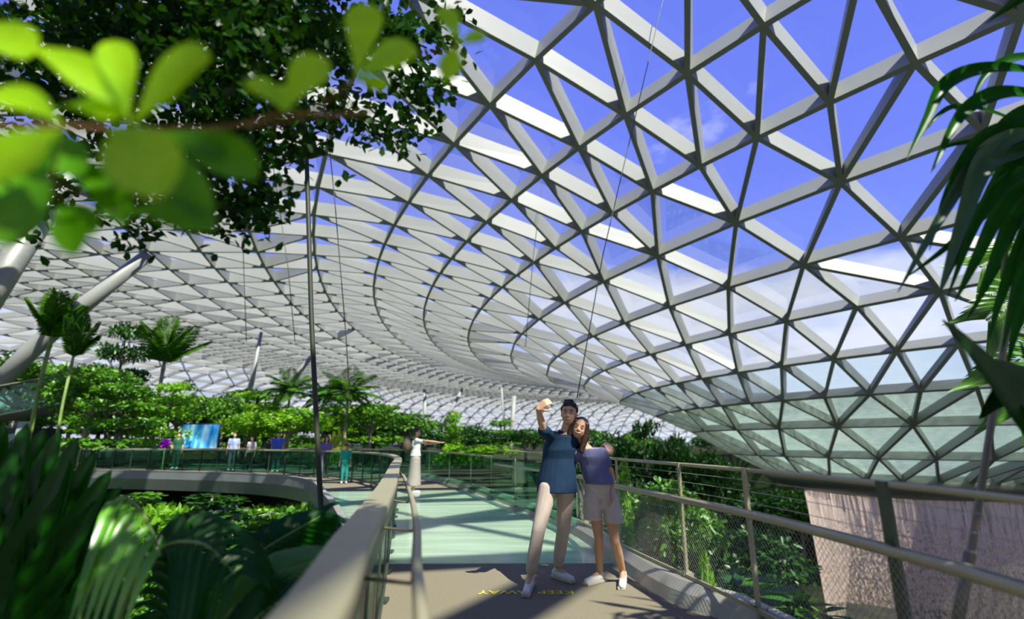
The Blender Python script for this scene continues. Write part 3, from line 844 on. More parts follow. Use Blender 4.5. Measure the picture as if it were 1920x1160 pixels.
for i in range(42):
    t = random.random(); x = 3 + 30 * random.random(); y = 11 + 26 * random.random()
    if math.hypot(x - 28.8, y - 39.6) < 9 or .50 < x / y < 1.05: continue
    plant(random.choice(['round', 'round2', 'tiered', 'slim']), x, y, -3.8 + 2.9 * random.random() - .06 * max(0, 22 - y) , 4 + 1.5 * random.random(), 'dark green tree on the valley side beyond the wire mesh rail', 'trees beyond the wire mesh rail', random.choice([D, D, None]))
for i in range(26):
    a = math.radians(-20 + 150 * i / 25); rr = 15 + 9 * random.random()
    plant(random.choice(['round', 'round2', 'tiered']), gc.x + rr * math.cos(a), gc.y + rr * math.sin(a), -2.6 - 1.6 * random.random(), 6, 'dark tree around the pool behind the waterfall', 'trees behind the waterfall', D)
for i in range(20):
    x = -46 + 38 * i / 19 + random.uniform(-1, 1); y = 37 + 12 * random.random()
    plant(random.choice(['round', 'round2', 'tiered']), x, y, 3.6 + 2.2 * random.random(), 6.5, 'broad green tree in the row behind the left bend', 'trees in the row behind the left bend', random.choice([D, None, B]))
# rocks of the slope
for i in range(12):
    x = -14 + 9 * i / 12 + random.uniform(-.5, .5); y = 19.5 + 1.6 * random.random()
    m = MB(); rng = np.random.default_rng(50 + i); m.ball((0, 0, 0), (.7 + .4 * rng.random(), .6, .9 + .4 * rng.random()), 0, 12, 9)
    m.v = [tuple(np.array(v) * (1 + .16 * math.sin(v[0] * 4 + i) * math.cos(v[2] * 3 + i * 2) + .07 * rng.normal())) for v in m.v]
    m.sm = [False] * len(m.sm)
    o = m.build('rock', M_ROCK); o.location = (x, y, gh(x, y) + .35); tag(o, 'grey boulder in the slope below the left walkway', 'rock', 'boulders below the left walkway')
# ------------------------------------------------------------------ upper walkway building at the far left, screen, flower
bl = empty('garden_pavilion', at(30, 845, 30)); tag(bl, 'dark walled pavilion with a sloping walkway and green glass rail at the far left edge', 'building')
q0, q1 = at(-120, 800, 30), at(128, 755, 30)
def pav(m, nm, mt): return kid(m, nm, mt, bl)
m = MB(); m.tube([q0 + Vector((0, .9, 0)), q1 + Vector((0, .9, 0))], 1, 4, up=Vector((0, 0, 1)), sy=.28); pav(m, 'walkway_slab', M_STEEL)
m = MB(); dv = Vector((0, .05, 0)); u_ = Vector((0, 0, 1.75))
m.add([q0, q1, q1 + u_, q0 + u_, q0 + dv, q1 + dv, q1 + u_ + dv, q0 + u_ + dv], [(0, 1, 2, 3), (7, 6, 5, 4), (0, 4, 5, 1), (3, 2, 6, 7)]); pav(m, 'glass_rail', M_GBAL)
m = MB(); m.tube([q0 + u_, q1 + u_], .04, 8); pav(m, 'handrail', M_RAIL)
M_PAV = mat('dark_teal_wall', (.025, .055, .06), .6); M_PANEL = mat('pale_wall_panel', (.42, .48, .52), .5)
a_, b_ = at(-120, 800, 30.6), at(66, 790, 30.6); zb = gh(a_.x, a_.y) - .5
m = MB(); m.box(((a_.x + b_.x) / 2, 31.6, (zb + a_.z) / 2), (b_.x - a_.x, 2, a_.z - zb - .1)); pav(m, 'wall', M_PAV)
c_ = at(30, 850, 30.4); m = MB(); m.box((c_.x, 30.5, zb + 1.7), (.75, .06, 2.9)); pav(m, 'wall_panel', M_PANEL)

ms = bpy.data.materials.new('blue_screen'); ms.use_nodes = True; ts = ms.node_tree; bb = ts.nodes['Principled BSDF']
cc = N(ts, 'ShaderNodeTexCoord'); ns_ = N(ts, 'ShaderNodeTexNoise'); mpn = N(ts, 'ShaderNodeMapping'); mpn.inputs['Scale'].default_value = (1.4, 1, .35)
ts.links.new(cc.outputs['Object'], mpn.inputs[0]); ts.links.new(mpn.outputs[0], ns_.inputs['Vector']); ns_.inputs['Scale'].default_value = 1.6
rs = ramp(ts, [(.36, (.01, .13, .42)), (.5, (.05, .38, .72)), (.62, (.45, .75, .95))], ns_.outputs['Fac'])
ts.links.new(rs.outputs[0], bb.inputs['Base Color']); ts.links.new(rs.outputs[0], bb.inputs['Emission Color']); bb.inputs['Emission Strength'].default_value = .55
sc0 = at(375, 818, 30); sb = empty('display_screen', (sc0.x, sc0.y, gh(sc0.x, sc0.y))); tag(sb, 'bright blue display screen among the plants left of the walkers', 'screen')
zc = sc0.z - sb.location.z
m = MB(); m.box((0, 0, zc), (2.05, .10, 1.32)); link('picture', m.mesh('picture', ms), sb)
m = MB(); m.box((0, .04, zc), (2.2, .12, 1.46)); m.box((-.8, .05, (zc - .6) / 2), (.1, .1, zc - .6)); m.box((.8, .05, (zc - .6) / 2), (.1, .1, zc - .6)); link('frame', m.mesh('frame', M_RAILD), sb)
m = MB(); m.box((0, -.1, zc - .98), (2.1, .5, .42)); link('base', m.mesh('base', mat('red_brown_base', (.22, .06, .03), .7)), sb)

fl = at(310, 832, 25.5); fo = empty('purple_flower', (fl.x, fl.y, gh(fl.x, fl.y))); tag(fo, 'purple flower head on a thin stem left of the blue screen', 'flower')
m = MB(); m.tube([(0, 0, -.1), (.03, 0, (fl.z - fo.location.z) * .6), (0, 0, fl.z - fo.location.z)], .02, 6); link('stem', m.mesh('stem', M_BARKG), fo)
rng = np.random.default_rng(77); nP = 60; d_ = rdir(nP, rng, .3)
V, T = leaves(np.tile([[0, 0, fl.z - fo.location.z]], (nP, 1)) * 1.0, d_, rdir(nP, rng, 1), np.full(nP, .26), np.full(nP, .13))
link('petals', np_mesh('petals', V, T, leafmat('purple_petal', (.22, .0, .32), (.36, .01, .5), .3)), fo)

# ------------------------------------------------------------------ foreground plants
def blade(m, pts, wds, fold=.22, up=Vector((0, 0, 1)), mi=0):
    """a folded strap leaf along points, with tapering widths"""
    P = [Vector(p) for p in pts]; vs = []
    eye = Vector((0, 0, EYE))
    for i, p in enumerate(P):
        t = (P[min(i + 1, len(P) - 1)] - P[max(i - 1, 0)]).normalized()
        s = t.cross(up); 
        if s.length < .1: s = t.cross(Vector((0, 1, 0)))
        s.normalize(); n = s.cross(t)
        w = wds[i] / 2
        vs += [p - s * w + n * w * fold * 2, p - s * w * .5 + n * w * fold * .8, p, p + s * w * .5 + n * w * fold * .8, p + s * w + n * w * fold * 2]
    fs = [(i * 5 + k, i * 5 + k + 1, (i + 1) * 5 + k + 1, (i + 1) * 5 + k) for i in range(len(P) - 1) for k in range(4)]
    m.add(vs, fs, mi, True)
def blade_px(m, px, w, up=None, n=5, taper=.75):
    pts = smooth_path([at(a, b, Y) for a, b, Y in px], n)
    L = len(pts)
    ws = []
    for i in range(L):
        s = i / (L - 1)
        ws.append(w * (min(1, .35 + s * 3) if s < .25 else 1) * (1 - max(0, (s - .35) / .65) ** 1.6 * .96))
    blade(m, pts, ws, up=up or Vector((.25, -1, .35)))
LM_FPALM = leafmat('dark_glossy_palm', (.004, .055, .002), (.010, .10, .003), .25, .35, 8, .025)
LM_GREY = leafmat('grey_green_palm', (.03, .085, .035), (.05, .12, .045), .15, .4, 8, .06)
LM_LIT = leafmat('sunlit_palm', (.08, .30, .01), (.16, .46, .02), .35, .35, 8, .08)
# right: arching palm leaf entering from beyond the frame
rpm = empty('palm_leaf', at(2000, 420, 2.6)); tag(rpm, 'large dark palm leaf with drooping pointed leaflets entering at the upper right', 'palm leaf')
m = MB(); m.tube(smooth_path([at(2150, 250, 2.7), at(2050, 240, 2.65), at(1960, 290, 2.6), at(1900, 400, 2.55), at(1880, 520, 2.5)], 5), [.016] * 10 + [.012] * 11, 8); kid(m, 'midrib', M_BARKG, rpm)
BL = [([(1990, 150, 2.6), (1900, 132, 2.5), (1822, 136, 2.45), (1765, 165, 2.42), (1735, 225, 2.4), (1700, 298, 2.38)], .095), ([(2000, 190, 2.6), (1905, 178, 2.5), (1850, 184, 2.45), (1795, 222, 2.4), (1745, 325, 2.35)], .105),
      ([(1990, 230, 2.7), (1900, 236, 2.6), (1830, 268, 2.55), (1775, 360, 2.5), (1742, 470, 2.45)], .075), ([(1980, 250, 2.6), (1900, 258, 2.5), (1830, 300, 2.5), (1760, 410, 2.45), (1683, 548, 2.4)], .09),
      ([(1960, 270, 2.6), (1880, 290, 2.5), (1835, 315, 2.45), (1798, 420, 2.42), (1758, 560, 2.4)], .13), ([(1975, 310, 2.6), (1900, 330, 2.5), (1850, 380, 2.5), (1790, 480, 2.45), (1760, 555, 2.4)], .075),
      ([(1985, 340, 2.6), (1910, 352, 2.55), (1868, 400, 2.5), (1825, 490, 2.45), (1790, 565, 2.4)], .09), ([(1985, 370, 2.6), (1925, 375, 2.55), (1885, 430, 2.5), (1850, 520, 2.45), (1822, 588, 2.4)], .085),
      ([(1990, 400, 2.6), (1935, 410, 2.5), (1905, 470, 2.5), (1872, 560, 2.45), (1852, 640, 2.4)], .08), ([(1985, 215, 2.8), (1905, 250, 2.75), (1850, 262, 2.7), (1788, 272, 2.7), (1762, 280, 2.7)], .05),
      ([(1990, 300, 2.8), (1905, 305, 2.75), (1860, 320, 2.7), (1815, 355, 2.7), (1795, 400, 2.7)], .06), ([(2010, 450, 2.6), (1955, 470, 2.5), (1925, 540, 2.5), (1900, 620, 2.45), (1888, 690, 2.4)], .08),
      ([(1960, 255, 2.9), (1870, 215, 2.8), (1800, 200, 2.75), (1760, 215, 2.7), (1722, 262, 2.7)], .045), ([(1985, 330, 2.7), (1920, 300, 2.6), (1870, 345, 2.6), (1800, 440, 2.55), (1700, 520, 2.5)], .07)]
BL += [([(2000, 120, 2.9), (1930, 108, 2.85), (1880, 118, 2.8), (1840, 150, 2.8), (1815, 210, 2.8)], .07), ([(2000, 270, 2.6), (1930, 275, 2.55), (1880, 320, 2.5), (1822, 430, 2.45), (1775, 560, 2.4)], .085),
       ([(1985, 350, 2.7), (1945, 345, 2.65), (1905, 400, 2.6), (1865, 500, 2.55), (1812, 600, 2.5)], .08), ([(1990, 200, 2.7), (1935, 205, 2.65), (1885, 232, 2.6), (1838, 290, 2.6), (1805, 380, 2.6)], .08), ([(2000, 420, 2.6), (1950, 430, 2.5), (1922, 480, 2.5), (1898, 560, 2.45), (1878, 660, 2.4)], .09)]
for i, (p, w) in enumerate(BL):
    m = MB(); blade_px(m, p, w); kid(m, 'leaflet', LM_GREY if i in (3, 4) else LM_FPALM, rpm)
# unseen fronds added beyond the upper right to shade the palm leaf
rng = np.random.default_rng(31); nC = 420
C = np.stack([2.9 + 2.0 * rng.random(nC), -.2 + 2.3 * rng.random(nC), 3.7 + .9 * rng.random(nC)], 1)
V, T = leaves(C, rdir(nC, rng, -.2), rdir(nC, rng, 1.5), np.full(nC, .75), np.full(nC, .085), fold=.2, droop=.3)
o = link('fronds', np_mesh('fronds', V, T, LM_FPALM), rpm); o.matrix_parent_inverse = Matrix.Translation(-rpm.location)
# right: fine feathery palm behind
fp = empty('feathery_palm', at(1990, 640, 4.2)); tag(fp, 'feathery palm with fine bright leaflets at the right edge beside the bronze rod', 'palm tree')
rng = np.random.default_rng(5)
for (c0, c1, c2) in (((2040, 640, 4.3), (1930, 560, 4.1), (1850, 600, 4.0)), ((2040, 700, 4.3), (1940, 660, 4.1), (1862, 720, 4.0)), ((2060, 560, 4.5), (1950, 470, 4.3), (1838, 500, 4.2)), ((2060, 760, 4.1), (1960, 690, 4.0), (1905, 780, 3.9))):
    rc = smooth_path([at(*c0), at(*c1), at(*c2)], 9); m = MB(); m.tube(rc, .009, 5); kid(m, 'midrib', M_BARKG, fp)
    C, Dd, Uu, Ll = [], [], [], []
    for i in range(1, len(rc)):
        t = (rc[i] - rc[i - 1]).normalized()
        for f in (0, .5):
            for sg in (1, -1):
                q = rc[i - 1].lerp(rc[i], f); s = t.cross(Vector((0, -1, .2))).normalized() * sg
                C.append(q); Dd.append(t * .9 + s * .8 + Vector((0, 0, -.25))); Uu.append(Vector((0, -.8, .6))); Ll.append(.34)
    V, T = leaves(np.array(C), np.array(Dd), np.array(Uu), np.array(Ll), np.full(len(C), .045), fold=.2, droop=.25)
    o = link('leaflets', np_mesh('leaflets', V, T, LM_MID), fp); o.matrix_parent_inverse = Matrix.Translation(-fp.location)
m = MB(); m.tube([at(2040, 1200, 4.4), at(2040, 900, 4.4), at(2040, 640, 4.3), at(2060, 560, 4.4)], .06, 8); kid(m, 'trunk', M_BARK, fp)
# right: big dark strap leaves
bd = empty('strap_leaf_plant', at(1990, 1000, 2.2)); tag(bd, 'dark plant with broad strap leaves cutting across the lower right roof', 'plant')
for p, w in (([(2060, 1050, 2.3), (1985, 900, 2.25), (1905, 790, 2.2), (1835, 690, 2.15), (1766, 600, 2.1)], .27), ([(2080, 900, 2.4), (1990, 810, 2.35), (1930, 760, 2.3), (1870, 715, 2.3), (1828, 690, 2.25)], .36), ([(2020, 870, 2.5), (1950, 775, 2.45), (1895, 735, 2.4), (1862, 752, 2.4), (1836, 785, 2.38)], .13), ([(2090, 1010, 2.5), (2000, 860, 2.5), (1950, 770, 2.45), (1925, 690, 2.4), (1912, 640, 2.4)], .12)):
    m = MB(); blade_px(m, p, w); kid(m, 'leaf', bpy.data.materials.get('strap_leaf') or leafmat('strap_leaf', (.004, .030, .003), (.012, .06, .006), .12, .35, 6, .03), bd)
m = MB(); m.tube([at(2100, 1300, 2.5), at(2070, 1050, 2.4), at(2070, 900, 2.4)], .035, 8); kid(m, 'stem', M_BARKG, bd)
# lower left: fan leaf
fd = empty('fan_palm_leaf', at(-20, 1330, 1.9)); tag(fd, 'huge dark pleated fan palm leaf filling the lower left corner', 'palm leaf')
tips = [(-60, 850), (8, 790), (52, 792), (112, 806), (148, 820), (180, 846), (210, 880), (228, 912), (243, 958), (248, 1000), (236, 1060), (205, 1130)]
tips += [(30, 830), (84, 800), (130, 850), (165, 880), (196, 930), (222, 980), (-20, 800), (228, 1030)]
for i, (a, b_) in enumerate(tips):
    m = MB(); Y = 2.6 + .03 * (i % 2)
    pts = smooth_path([at(-30, 1330, Y), at(-30 + (a + 30) * .35, 1330 + (b_ - 1330) * .38, Y + .03), at(-30 + (a + 30) * .7, 1330 + (b_ - 1330) * .72, Y + .04), at(a, b_, Y + .06)], 5)
    L = len(pts); ws = [.03 + .20 * min(1, s / (L - 1) / .5) * (1 - max(0, (s / (L - 1) - .5) / .5) * .98) if s < L - 1 else .002 for s in range(L)]
    blade(m, pts, ws, fold=.30, up=Vector((.2, -1, .1))); kid(m, 'segment', LM_FPALM, fd)
m = MB(); m.tube([at(-80, 1700, 2.5), at(-50, 1500, 2.55), at(-30, 1320, 2.6)], .018, 8); kid(m, 'stalk', M_BARKG, fd)
# lower left: arching pinnate fronds
def frond(name, label, path, w, mt, ll, n, spread=1.0, ups=Vector((0, -.55, .8)), wd=.055, side=(1, -1), dr=.2):
    e = empty(name, at(*path[0])); tag(e, label, 'palm frond')
    rc = smooth_path([at(*p) for p in path], 8); m = MB(); m.tube(rc, [w * (1 - .8 * i / len(rc)) for i in range(len(rc))], 6); kid(m, 'midrib', M_BARKG, e)
    rs_ = resample(rc, n)
    for i in range(1, n):
        t = (rs_[i] - rs_[i - 1]).normalized()
        for sg in side:
            s = t.cross(ups).normalized() * sg
            d = (t * .8 + s * spread + Vector((0, 0, -.15))).normalized()
            l = ll * math.sin(math.pi * (.15 + .75 * i / n))
            p = rs_[i]; pts = [p, p + d * l * .35, p + d * l * .7 - Vector((0, 0, dr * .35 * l)), p + d * l - Vector((0, 0, dr * l))]
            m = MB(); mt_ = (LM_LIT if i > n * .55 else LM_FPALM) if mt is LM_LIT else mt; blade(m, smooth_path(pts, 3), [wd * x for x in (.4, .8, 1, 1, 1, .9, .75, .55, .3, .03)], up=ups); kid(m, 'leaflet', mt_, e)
    return e
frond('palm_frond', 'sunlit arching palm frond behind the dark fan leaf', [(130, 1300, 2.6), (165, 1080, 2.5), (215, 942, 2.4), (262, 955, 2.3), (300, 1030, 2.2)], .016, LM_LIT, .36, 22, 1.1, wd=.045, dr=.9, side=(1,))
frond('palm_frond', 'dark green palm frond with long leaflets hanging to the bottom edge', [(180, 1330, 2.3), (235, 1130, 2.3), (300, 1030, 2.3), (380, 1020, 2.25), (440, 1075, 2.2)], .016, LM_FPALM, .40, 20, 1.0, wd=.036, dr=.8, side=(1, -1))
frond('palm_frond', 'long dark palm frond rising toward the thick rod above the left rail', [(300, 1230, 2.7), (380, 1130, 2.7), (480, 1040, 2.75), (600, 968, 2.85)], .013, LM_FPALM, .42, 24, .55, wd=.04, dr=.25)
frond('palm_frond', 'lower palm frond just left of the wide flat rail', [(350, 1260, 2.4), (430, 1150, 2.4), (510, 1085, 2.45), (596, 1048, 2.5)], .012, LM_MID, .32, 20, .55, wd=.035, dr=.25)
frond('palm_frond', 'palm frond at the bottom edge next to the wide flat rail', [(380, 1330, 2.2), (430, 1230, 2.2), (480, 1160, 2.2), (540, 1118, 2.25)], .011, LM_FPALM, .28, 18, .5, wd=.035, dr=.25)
o = empty('broad_leaf_plant', at(420, 1180, 3.4)); tag(o, 'grey green broad ribbed leaf curling over behind the palm fronds', 'plant')
m = MB(); blade_px(m, [(300, 1090, 3.3), (335, 1010, 3.3), (378, 990, 3.3), (402, 1010, 3.3), (412, 1060, 3.3)], .20); kid(m, 'leaf', LM_GREY, o)
m = MB(); m.tube([at(420, 1400, 3.4), at(330, 1180, 3.35), at(300, 1090, 3.3)], .012, 6); kid(m, 'stem', M_BARKG, o)

# overhanging tree at the upper left: branches and masses of small round-ended leaves
ot = empty('overhanging_tree', (-3.2, -.6, 0)); tag(ot, 'tree with masses of small dark leaves hanging over the upper left', 'tree')
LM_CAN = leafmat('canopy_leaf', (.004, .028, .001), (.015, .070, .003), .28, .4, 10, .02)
rng = np.random.default_rng(21)
zones = [  # pixel centre, spread x, spread y, count, near depth, far depth
    (300, 60, 250, 70, 1900, 2.2, 3.6), (150, 150, 140, 110, 650, 2.4, 3.6), (440, 170, 100, 110, 950, 2.2, 3.4), (330, 330, 90, 60, 420, 2.4, 3.4), (480, 385, 34, 38, 150, 2.5, 3.2),
    (400, 400, 60, 30, 90, 2.5, 3.2), (520, 270, 50, 30, 90, 2.6, 3.2), (690, 60, 90, 40, 230, 2.5, 3.3), (650, 215, 40, 35, 90, 2.6, 3.2), (735, 250, 40, 26, 80, 2.6, 3.2), (790, 160, 36, 40, 110, 2.6, 3.1), (500, 40, 90, 40, 420, 2.2, 3.4), (60, 330, 50, 60, 170, 2.5, 3.4), (770, 60, 50, 30, 90, 2.6, 3.1), (240, 400, 50, 40, 80, 2.6, 3.2)]
C = []
for cx, cy, sx, sy, n, y0, y1 in zones:
    for i in range(int(n / 2.6)):
        a, b_ = rng.normal(cx, sx * .8), rng.normal(cy, sy * .8)
        Y = y0 + (y1 - y0) * rng.random()
        q = at(a, b_, Y)
        for j in range(5):
            C.append((q.x + rng.normal() * .035, q.y + rng.normal() * .035, q.z + rng.normal() * .035))
# unseen leaves added overhead, placed to shade the plants on the left
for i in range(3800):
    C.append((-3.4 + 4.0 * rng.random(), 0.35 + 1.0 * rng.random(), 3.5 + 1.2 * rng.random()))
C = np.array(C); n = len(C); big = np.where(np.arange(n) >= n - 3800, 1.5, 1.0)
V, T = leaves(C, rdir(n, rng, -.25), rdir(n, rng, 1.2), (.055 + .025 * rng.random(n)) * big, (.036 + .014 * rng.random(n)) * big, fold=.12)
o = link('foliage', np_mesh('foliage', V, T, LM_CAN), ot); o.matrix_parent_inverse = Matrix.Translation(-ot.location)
m = MB()
bs = [[(-3.2, -.6, 0), (-3.0, -.5, 2.0), (-2.6, .2, 3.4)], [(-2.6, .2, 3.4), at(60, -60, 2.3), at(300, 40, 2.8), at(520, 30, 3.0), at(690, 45, 3.1), at(800, 90, 3.1)],
      [(-2.6, .2, 3.4), at(-80, 120, 2.4), at(160, 190, 2.8), at(330, 260, 2.9), at(470, 350, 2.95)], [at(300, 40, 2.8), at(420, 140, 2.9), at(540, 215, 3.0), at(640, 215, 3.0), at(770, 285, 3.0)],
      [at(690, 45, 3.1), at(760, 110, 3.1), at(800, 200, 3.0)], [at(160, 190, 2.8), at(230, 300, 2.9), at(260, 400, 2.9)]]
for i, b_ in enumerate(bs):
    p = smooth_path(b_, 5); r0 = .07 if i == 0 else .024 if i < 3 else .010
    m.tube(p, [r0 * (1 - .75 * k / len(p)) for k in range(len(p))], 7)
kid(m, 'branches', M_BARKD, ot)
# near twig with large bright leaves
nt_ = empty('leafy_twig', at(-200, 250, .75)); tag(nt_, 'very close twig with large bright green rounded leaves across the upper left', 'twig')
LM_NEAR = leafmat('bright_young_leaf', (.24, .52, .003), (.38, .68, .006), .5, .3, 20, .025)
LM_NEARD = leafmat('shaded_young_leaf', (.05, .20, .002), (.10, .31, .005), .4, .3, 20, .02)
def bigleaf(b0, t0, w, Y, dY=0., mt=None, tilt=Vector((.15, -1, .35))):
    p0, p1 = at(b0[0], b0[1], Y), at(t0[0], t0[1], Y + dY)
    m = MB(); prof = [.05, .16, .36, .60, .82, .97, 1.03, .98, .74, .22]
    pts = []
    for i in range(10):
        s = i / 9; q = p0.lerp(p1, s); q = q + Vector((0, 0, .10 * (p1 - p0).length * math.sin(math.pi * s))); pts.append(q)
    wr = w * 1.22 / FPX * Y
    blade(m, pts, [wr * x for x in prof], fold=.10, up=tilt)
    kid(m, 'leaf', mt or LM_NEAR, nt_)
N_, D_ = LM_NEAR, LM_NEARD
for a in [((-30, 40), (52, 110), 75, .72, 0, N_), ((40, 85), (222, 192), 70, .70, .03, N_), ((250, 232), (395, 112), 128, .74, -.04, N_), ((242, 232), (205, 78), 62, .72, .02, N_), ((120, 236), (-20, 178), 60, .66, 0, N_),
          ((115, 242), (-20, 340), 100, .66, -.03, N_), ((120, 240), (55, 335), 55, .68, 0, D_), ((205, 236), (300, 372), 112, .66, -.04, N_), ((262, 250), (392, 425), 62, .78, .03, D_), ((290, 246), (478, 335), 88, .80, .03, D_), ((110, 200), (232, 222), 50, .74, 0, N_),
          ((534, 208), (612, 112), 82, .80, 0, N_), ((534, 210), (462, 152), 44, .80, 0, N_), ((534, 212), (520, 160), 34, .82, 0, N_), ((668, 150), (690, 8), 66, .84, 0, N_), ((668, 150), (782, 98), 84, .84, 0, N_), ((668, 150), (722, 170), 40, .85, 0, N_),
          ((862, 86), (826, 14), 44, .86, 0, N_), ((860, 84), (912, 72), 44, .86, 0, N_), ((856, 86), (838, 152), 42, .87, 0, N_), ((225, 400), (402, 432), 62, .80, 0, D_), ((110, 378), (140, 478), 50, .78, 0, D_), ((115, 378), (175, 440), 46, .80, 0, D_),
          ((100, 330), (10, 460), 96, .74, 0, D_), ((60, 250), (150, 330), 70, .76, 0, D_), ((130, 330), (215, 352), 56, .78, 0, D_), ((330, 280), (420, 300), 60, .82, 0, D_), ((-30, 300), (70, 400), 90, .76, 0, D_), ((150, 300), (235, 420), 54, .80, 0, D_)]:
    bigleaf(*a)
m = MB()
for p, r in (([(-220, 250, .72), (-40, 236, .72), (120, 238, .70), (300, 242, .76), (440, 236, .80), (534, 212, .82), (620, 216, .83), (700, 208, .84)], .0034), ([(440, 236, .80), (560, 222, .82), (668, 150, .84), (760, 110, .86), (862, 86, .87)], .0018), ([(120, 238, .70), (100, 330, .74), (112, 380, .78)], .002), ([(-60, 238, .72), (90, 330, .78), (225, 400, .80)], .0018), ([(-30, 238, .72), (-30, 40, .72)], .003)):
    m.tube(smooth_path([at(*q) for q in p], 4), r, 7)
kid(m, 'twig', mat('brown_twig', (.22, .12, .03), .7), nt_)
# ------------------------------------------------------------------ people
def remeshed(shapes, voxel, name, mats, smooth=6):
    """closed overlapping shapes fused into one continuous skin"""
    m = MB()
    for s in shapes:
        if s[0] == 'cap':
            _, p0, p1, r0, r1 = s
            p0, p1 = Vector(p0), Vector(p1)
            m.tube([p0, p0.lerp(p1, .5), p1], [r0, (r0 + r1) / 2, r1], 14)
            m.ball(p0, r0 * .995, 0, 14, 10); m.ball(p1, r1 * .995, 0, 14, 10)
        elif s[0] == 'ell':
            _, c, r, M = s
            k = MB(); k.ball((0, 0, 0), r, 0, 18, 12)
            M4 = Matrix.Translation(Vector(c)) @ M.to_4x4()
            m.add([M4 @ Vector(v) for v in k.v], k.f, 0, True)
        elif s[0] == 'loft':       # elliptical rings: (centre, lateral half width, depth half width), axes right/forward
            _, rings, rt, fw = s
            n = 20; vs = []
            for c, a, b in rings:
                vs += [Vector(c) + rt * a * math.cos(2 * math.pi * i / n) + fw * b * math.sin(2 * math.pi * i / n) for i in range(n)]
            fs = [(j * n + i, j * n + (i + 1) % n, (j + 1) * n + (i + 1) % n, (j + 1) * n + i) for j in range(len(rings) - 1) for i in range(n)]
            fs += [tuple(range(n - 1, -1, -1)), tuple((len(rings) - 1) * n + i for i in range(n))]
            m.add(vs, fs, 0, True)
    me = m.mesh(name + '_raw', mats)
    bm = bmesh.new(); bm.from_mesh(me); bmesh.ops.recalc_face_normals(bm, faces=bm.faces); bm.to_mesh(me); bm.free()
    o = bpy.data.objects.new(name, me); COL.objects.link(o)
    r = o.modifiers.new('r', 'REMESH'); r.mode = 'VOXEL'; r.voxel_size = voxel; r.use_smooth_shade = True
    s_ = o.modifiers.new('s', 'SMOOTH'); s_.iterations = smooth; s_.factor = .5
    dg = bpy.context.evaluated_depsgraph_get()
    me2 = bpy.data.meshes.new_from_object(o.evaluated_get(dg))
    bpy.data.objects.remove(o); bpy.data.meshes.remove(me)
    me2.name = name; me2.materials.clear()
    for x in (mats if isinstance(mats, (list, tuple)) else [mats]): me2.materials.append(x)
    me2.polygons.foreach_set('use_smooth', [True] * len(me2.polygons))
    return me2
def hand(wr, d, nrm, across, k=1.0, curl=.35, thumb=.6):
    d = d.normalized(); across = (across - d * across.dot(d)).normalized(); nrm = across.cross(d) if across.cross(d).dot(nrm) > 0 else d.cross(across)
    S_ = []
    for i, a in enumerate((-.026, -.009, .009, .026)):
        S_.append(('cap', wr + d * .012 * k + across * a * .7 * k, wr + d * (.082 + .004 * (i in (1, 2))) * k + across * a * k, .015 * k, .0125 * k))
    for i, (a, L) in enumerate(((.029, .80), (.0105, .96), (-.0095, 1.0), (-.028, .9))):
        p = wr + d * .086 * k + across * a * k; th = curl * .6; dd = d
        for j, l in enumerate((.040, .026, .021)):
            dd = (d * math.cos(th) + nrm * math.sin(th)).normalized()
            q = p + dd * l * L * k
            S_.append(('cap', p, q, (.0088 - .0007 * j) * k, (.0082 - .0009 * j) * k)); p = q; th += curl
    p = wr + d * .025 * k - across * .026 * k; q = p + (d * .55 - across * thumb + nrm * .35).normalized() * .042 * k; r = q + (d * .85 - across * thumb * .3 + nrm * .45).normalized() * .032 * k
    S_ += [('cap', p, q, .0125 * k, .0105 * k), ('cap', q, r, .0102 * k, .0085 * k)]
    return S_
def V3(*a): return Vector(a)
def stand(x, y, yaw, H, lean=0.0):
    """joints of a standing figure facing yaw (0 = towards -y)"""
    f = V3(math.sin(yaw), -math.cos(yaw), 0); r = V3(-f.y, f.x, 0) * -1     # r: the figure's right, seen to the viewer's left
    r = V3(f.y, -f.x, 0)
    b = V3(x, y, 0); u = V3(0, 0, 1); h = H
    J = {'f': f, 'r': r, 'H': H}
    J['pelvis'] = b + u * .53 * h; J['waist'] = b + u * .61 * h; J['chest'] = b + u * .72 * h; J['neck'] = b + u * .835 * h; J['head'] = b + u * .925 * h + f * .01
    for s, sg in (('R', 1), ('L', -1)):
        J['sh' + s] = b + u * .81 * h + r * sg * .105 * h; J['el' + s] = b + u * .63 * h + r * sg * .135 * h; J['wr' + s] = b + u * .48 * h + r * sg * .14 * h + f * .05
        J['hip' + s] = b + u * .51 * h + r * sg * .05 * h; J['kn' + s] = b + u * .28 * h + r * sg * .055 * h + f * .01; J['an' + s] = b + u * .05 * h + r * sg * .055 * h - f * .02; J['toe' + s] = b + r * sg * .065 * h + f * .13 + u * .02
    J['hf'] = f.copy(); J['hu'] = u.copy(); J['hdR'] = J['hdL'] = None
    return J
SKIN = mat('warm_skin', (.58, .34, .20), .5, noise=(9, .06)); SKINW = mat('light_skin', (.52, .30, .17), .5, noise=(9, .06))
EYEW = mat('eye_white', (.5, .47, .44), .4); IRIS = mat('dark_iris', (.012, .008, .006), .2); LIP = mat('lips', (.42, .13, .10), .5); TEETH = mat('teeth', (.50, .46, .40), .4)
HAIRM = mat('black_hair', (.008, .007, .007), .45, noise=(30, .5)); HAIRB = mat('brown_hair', (.045, .022, .012), .45, noise=(30, .5))
SHOEW = mat('white_shoe', (.68, .68, .64), .5, noise=(12, .08)); SOLE = mat('shoe_sole', (.55, .53, .46), .7)
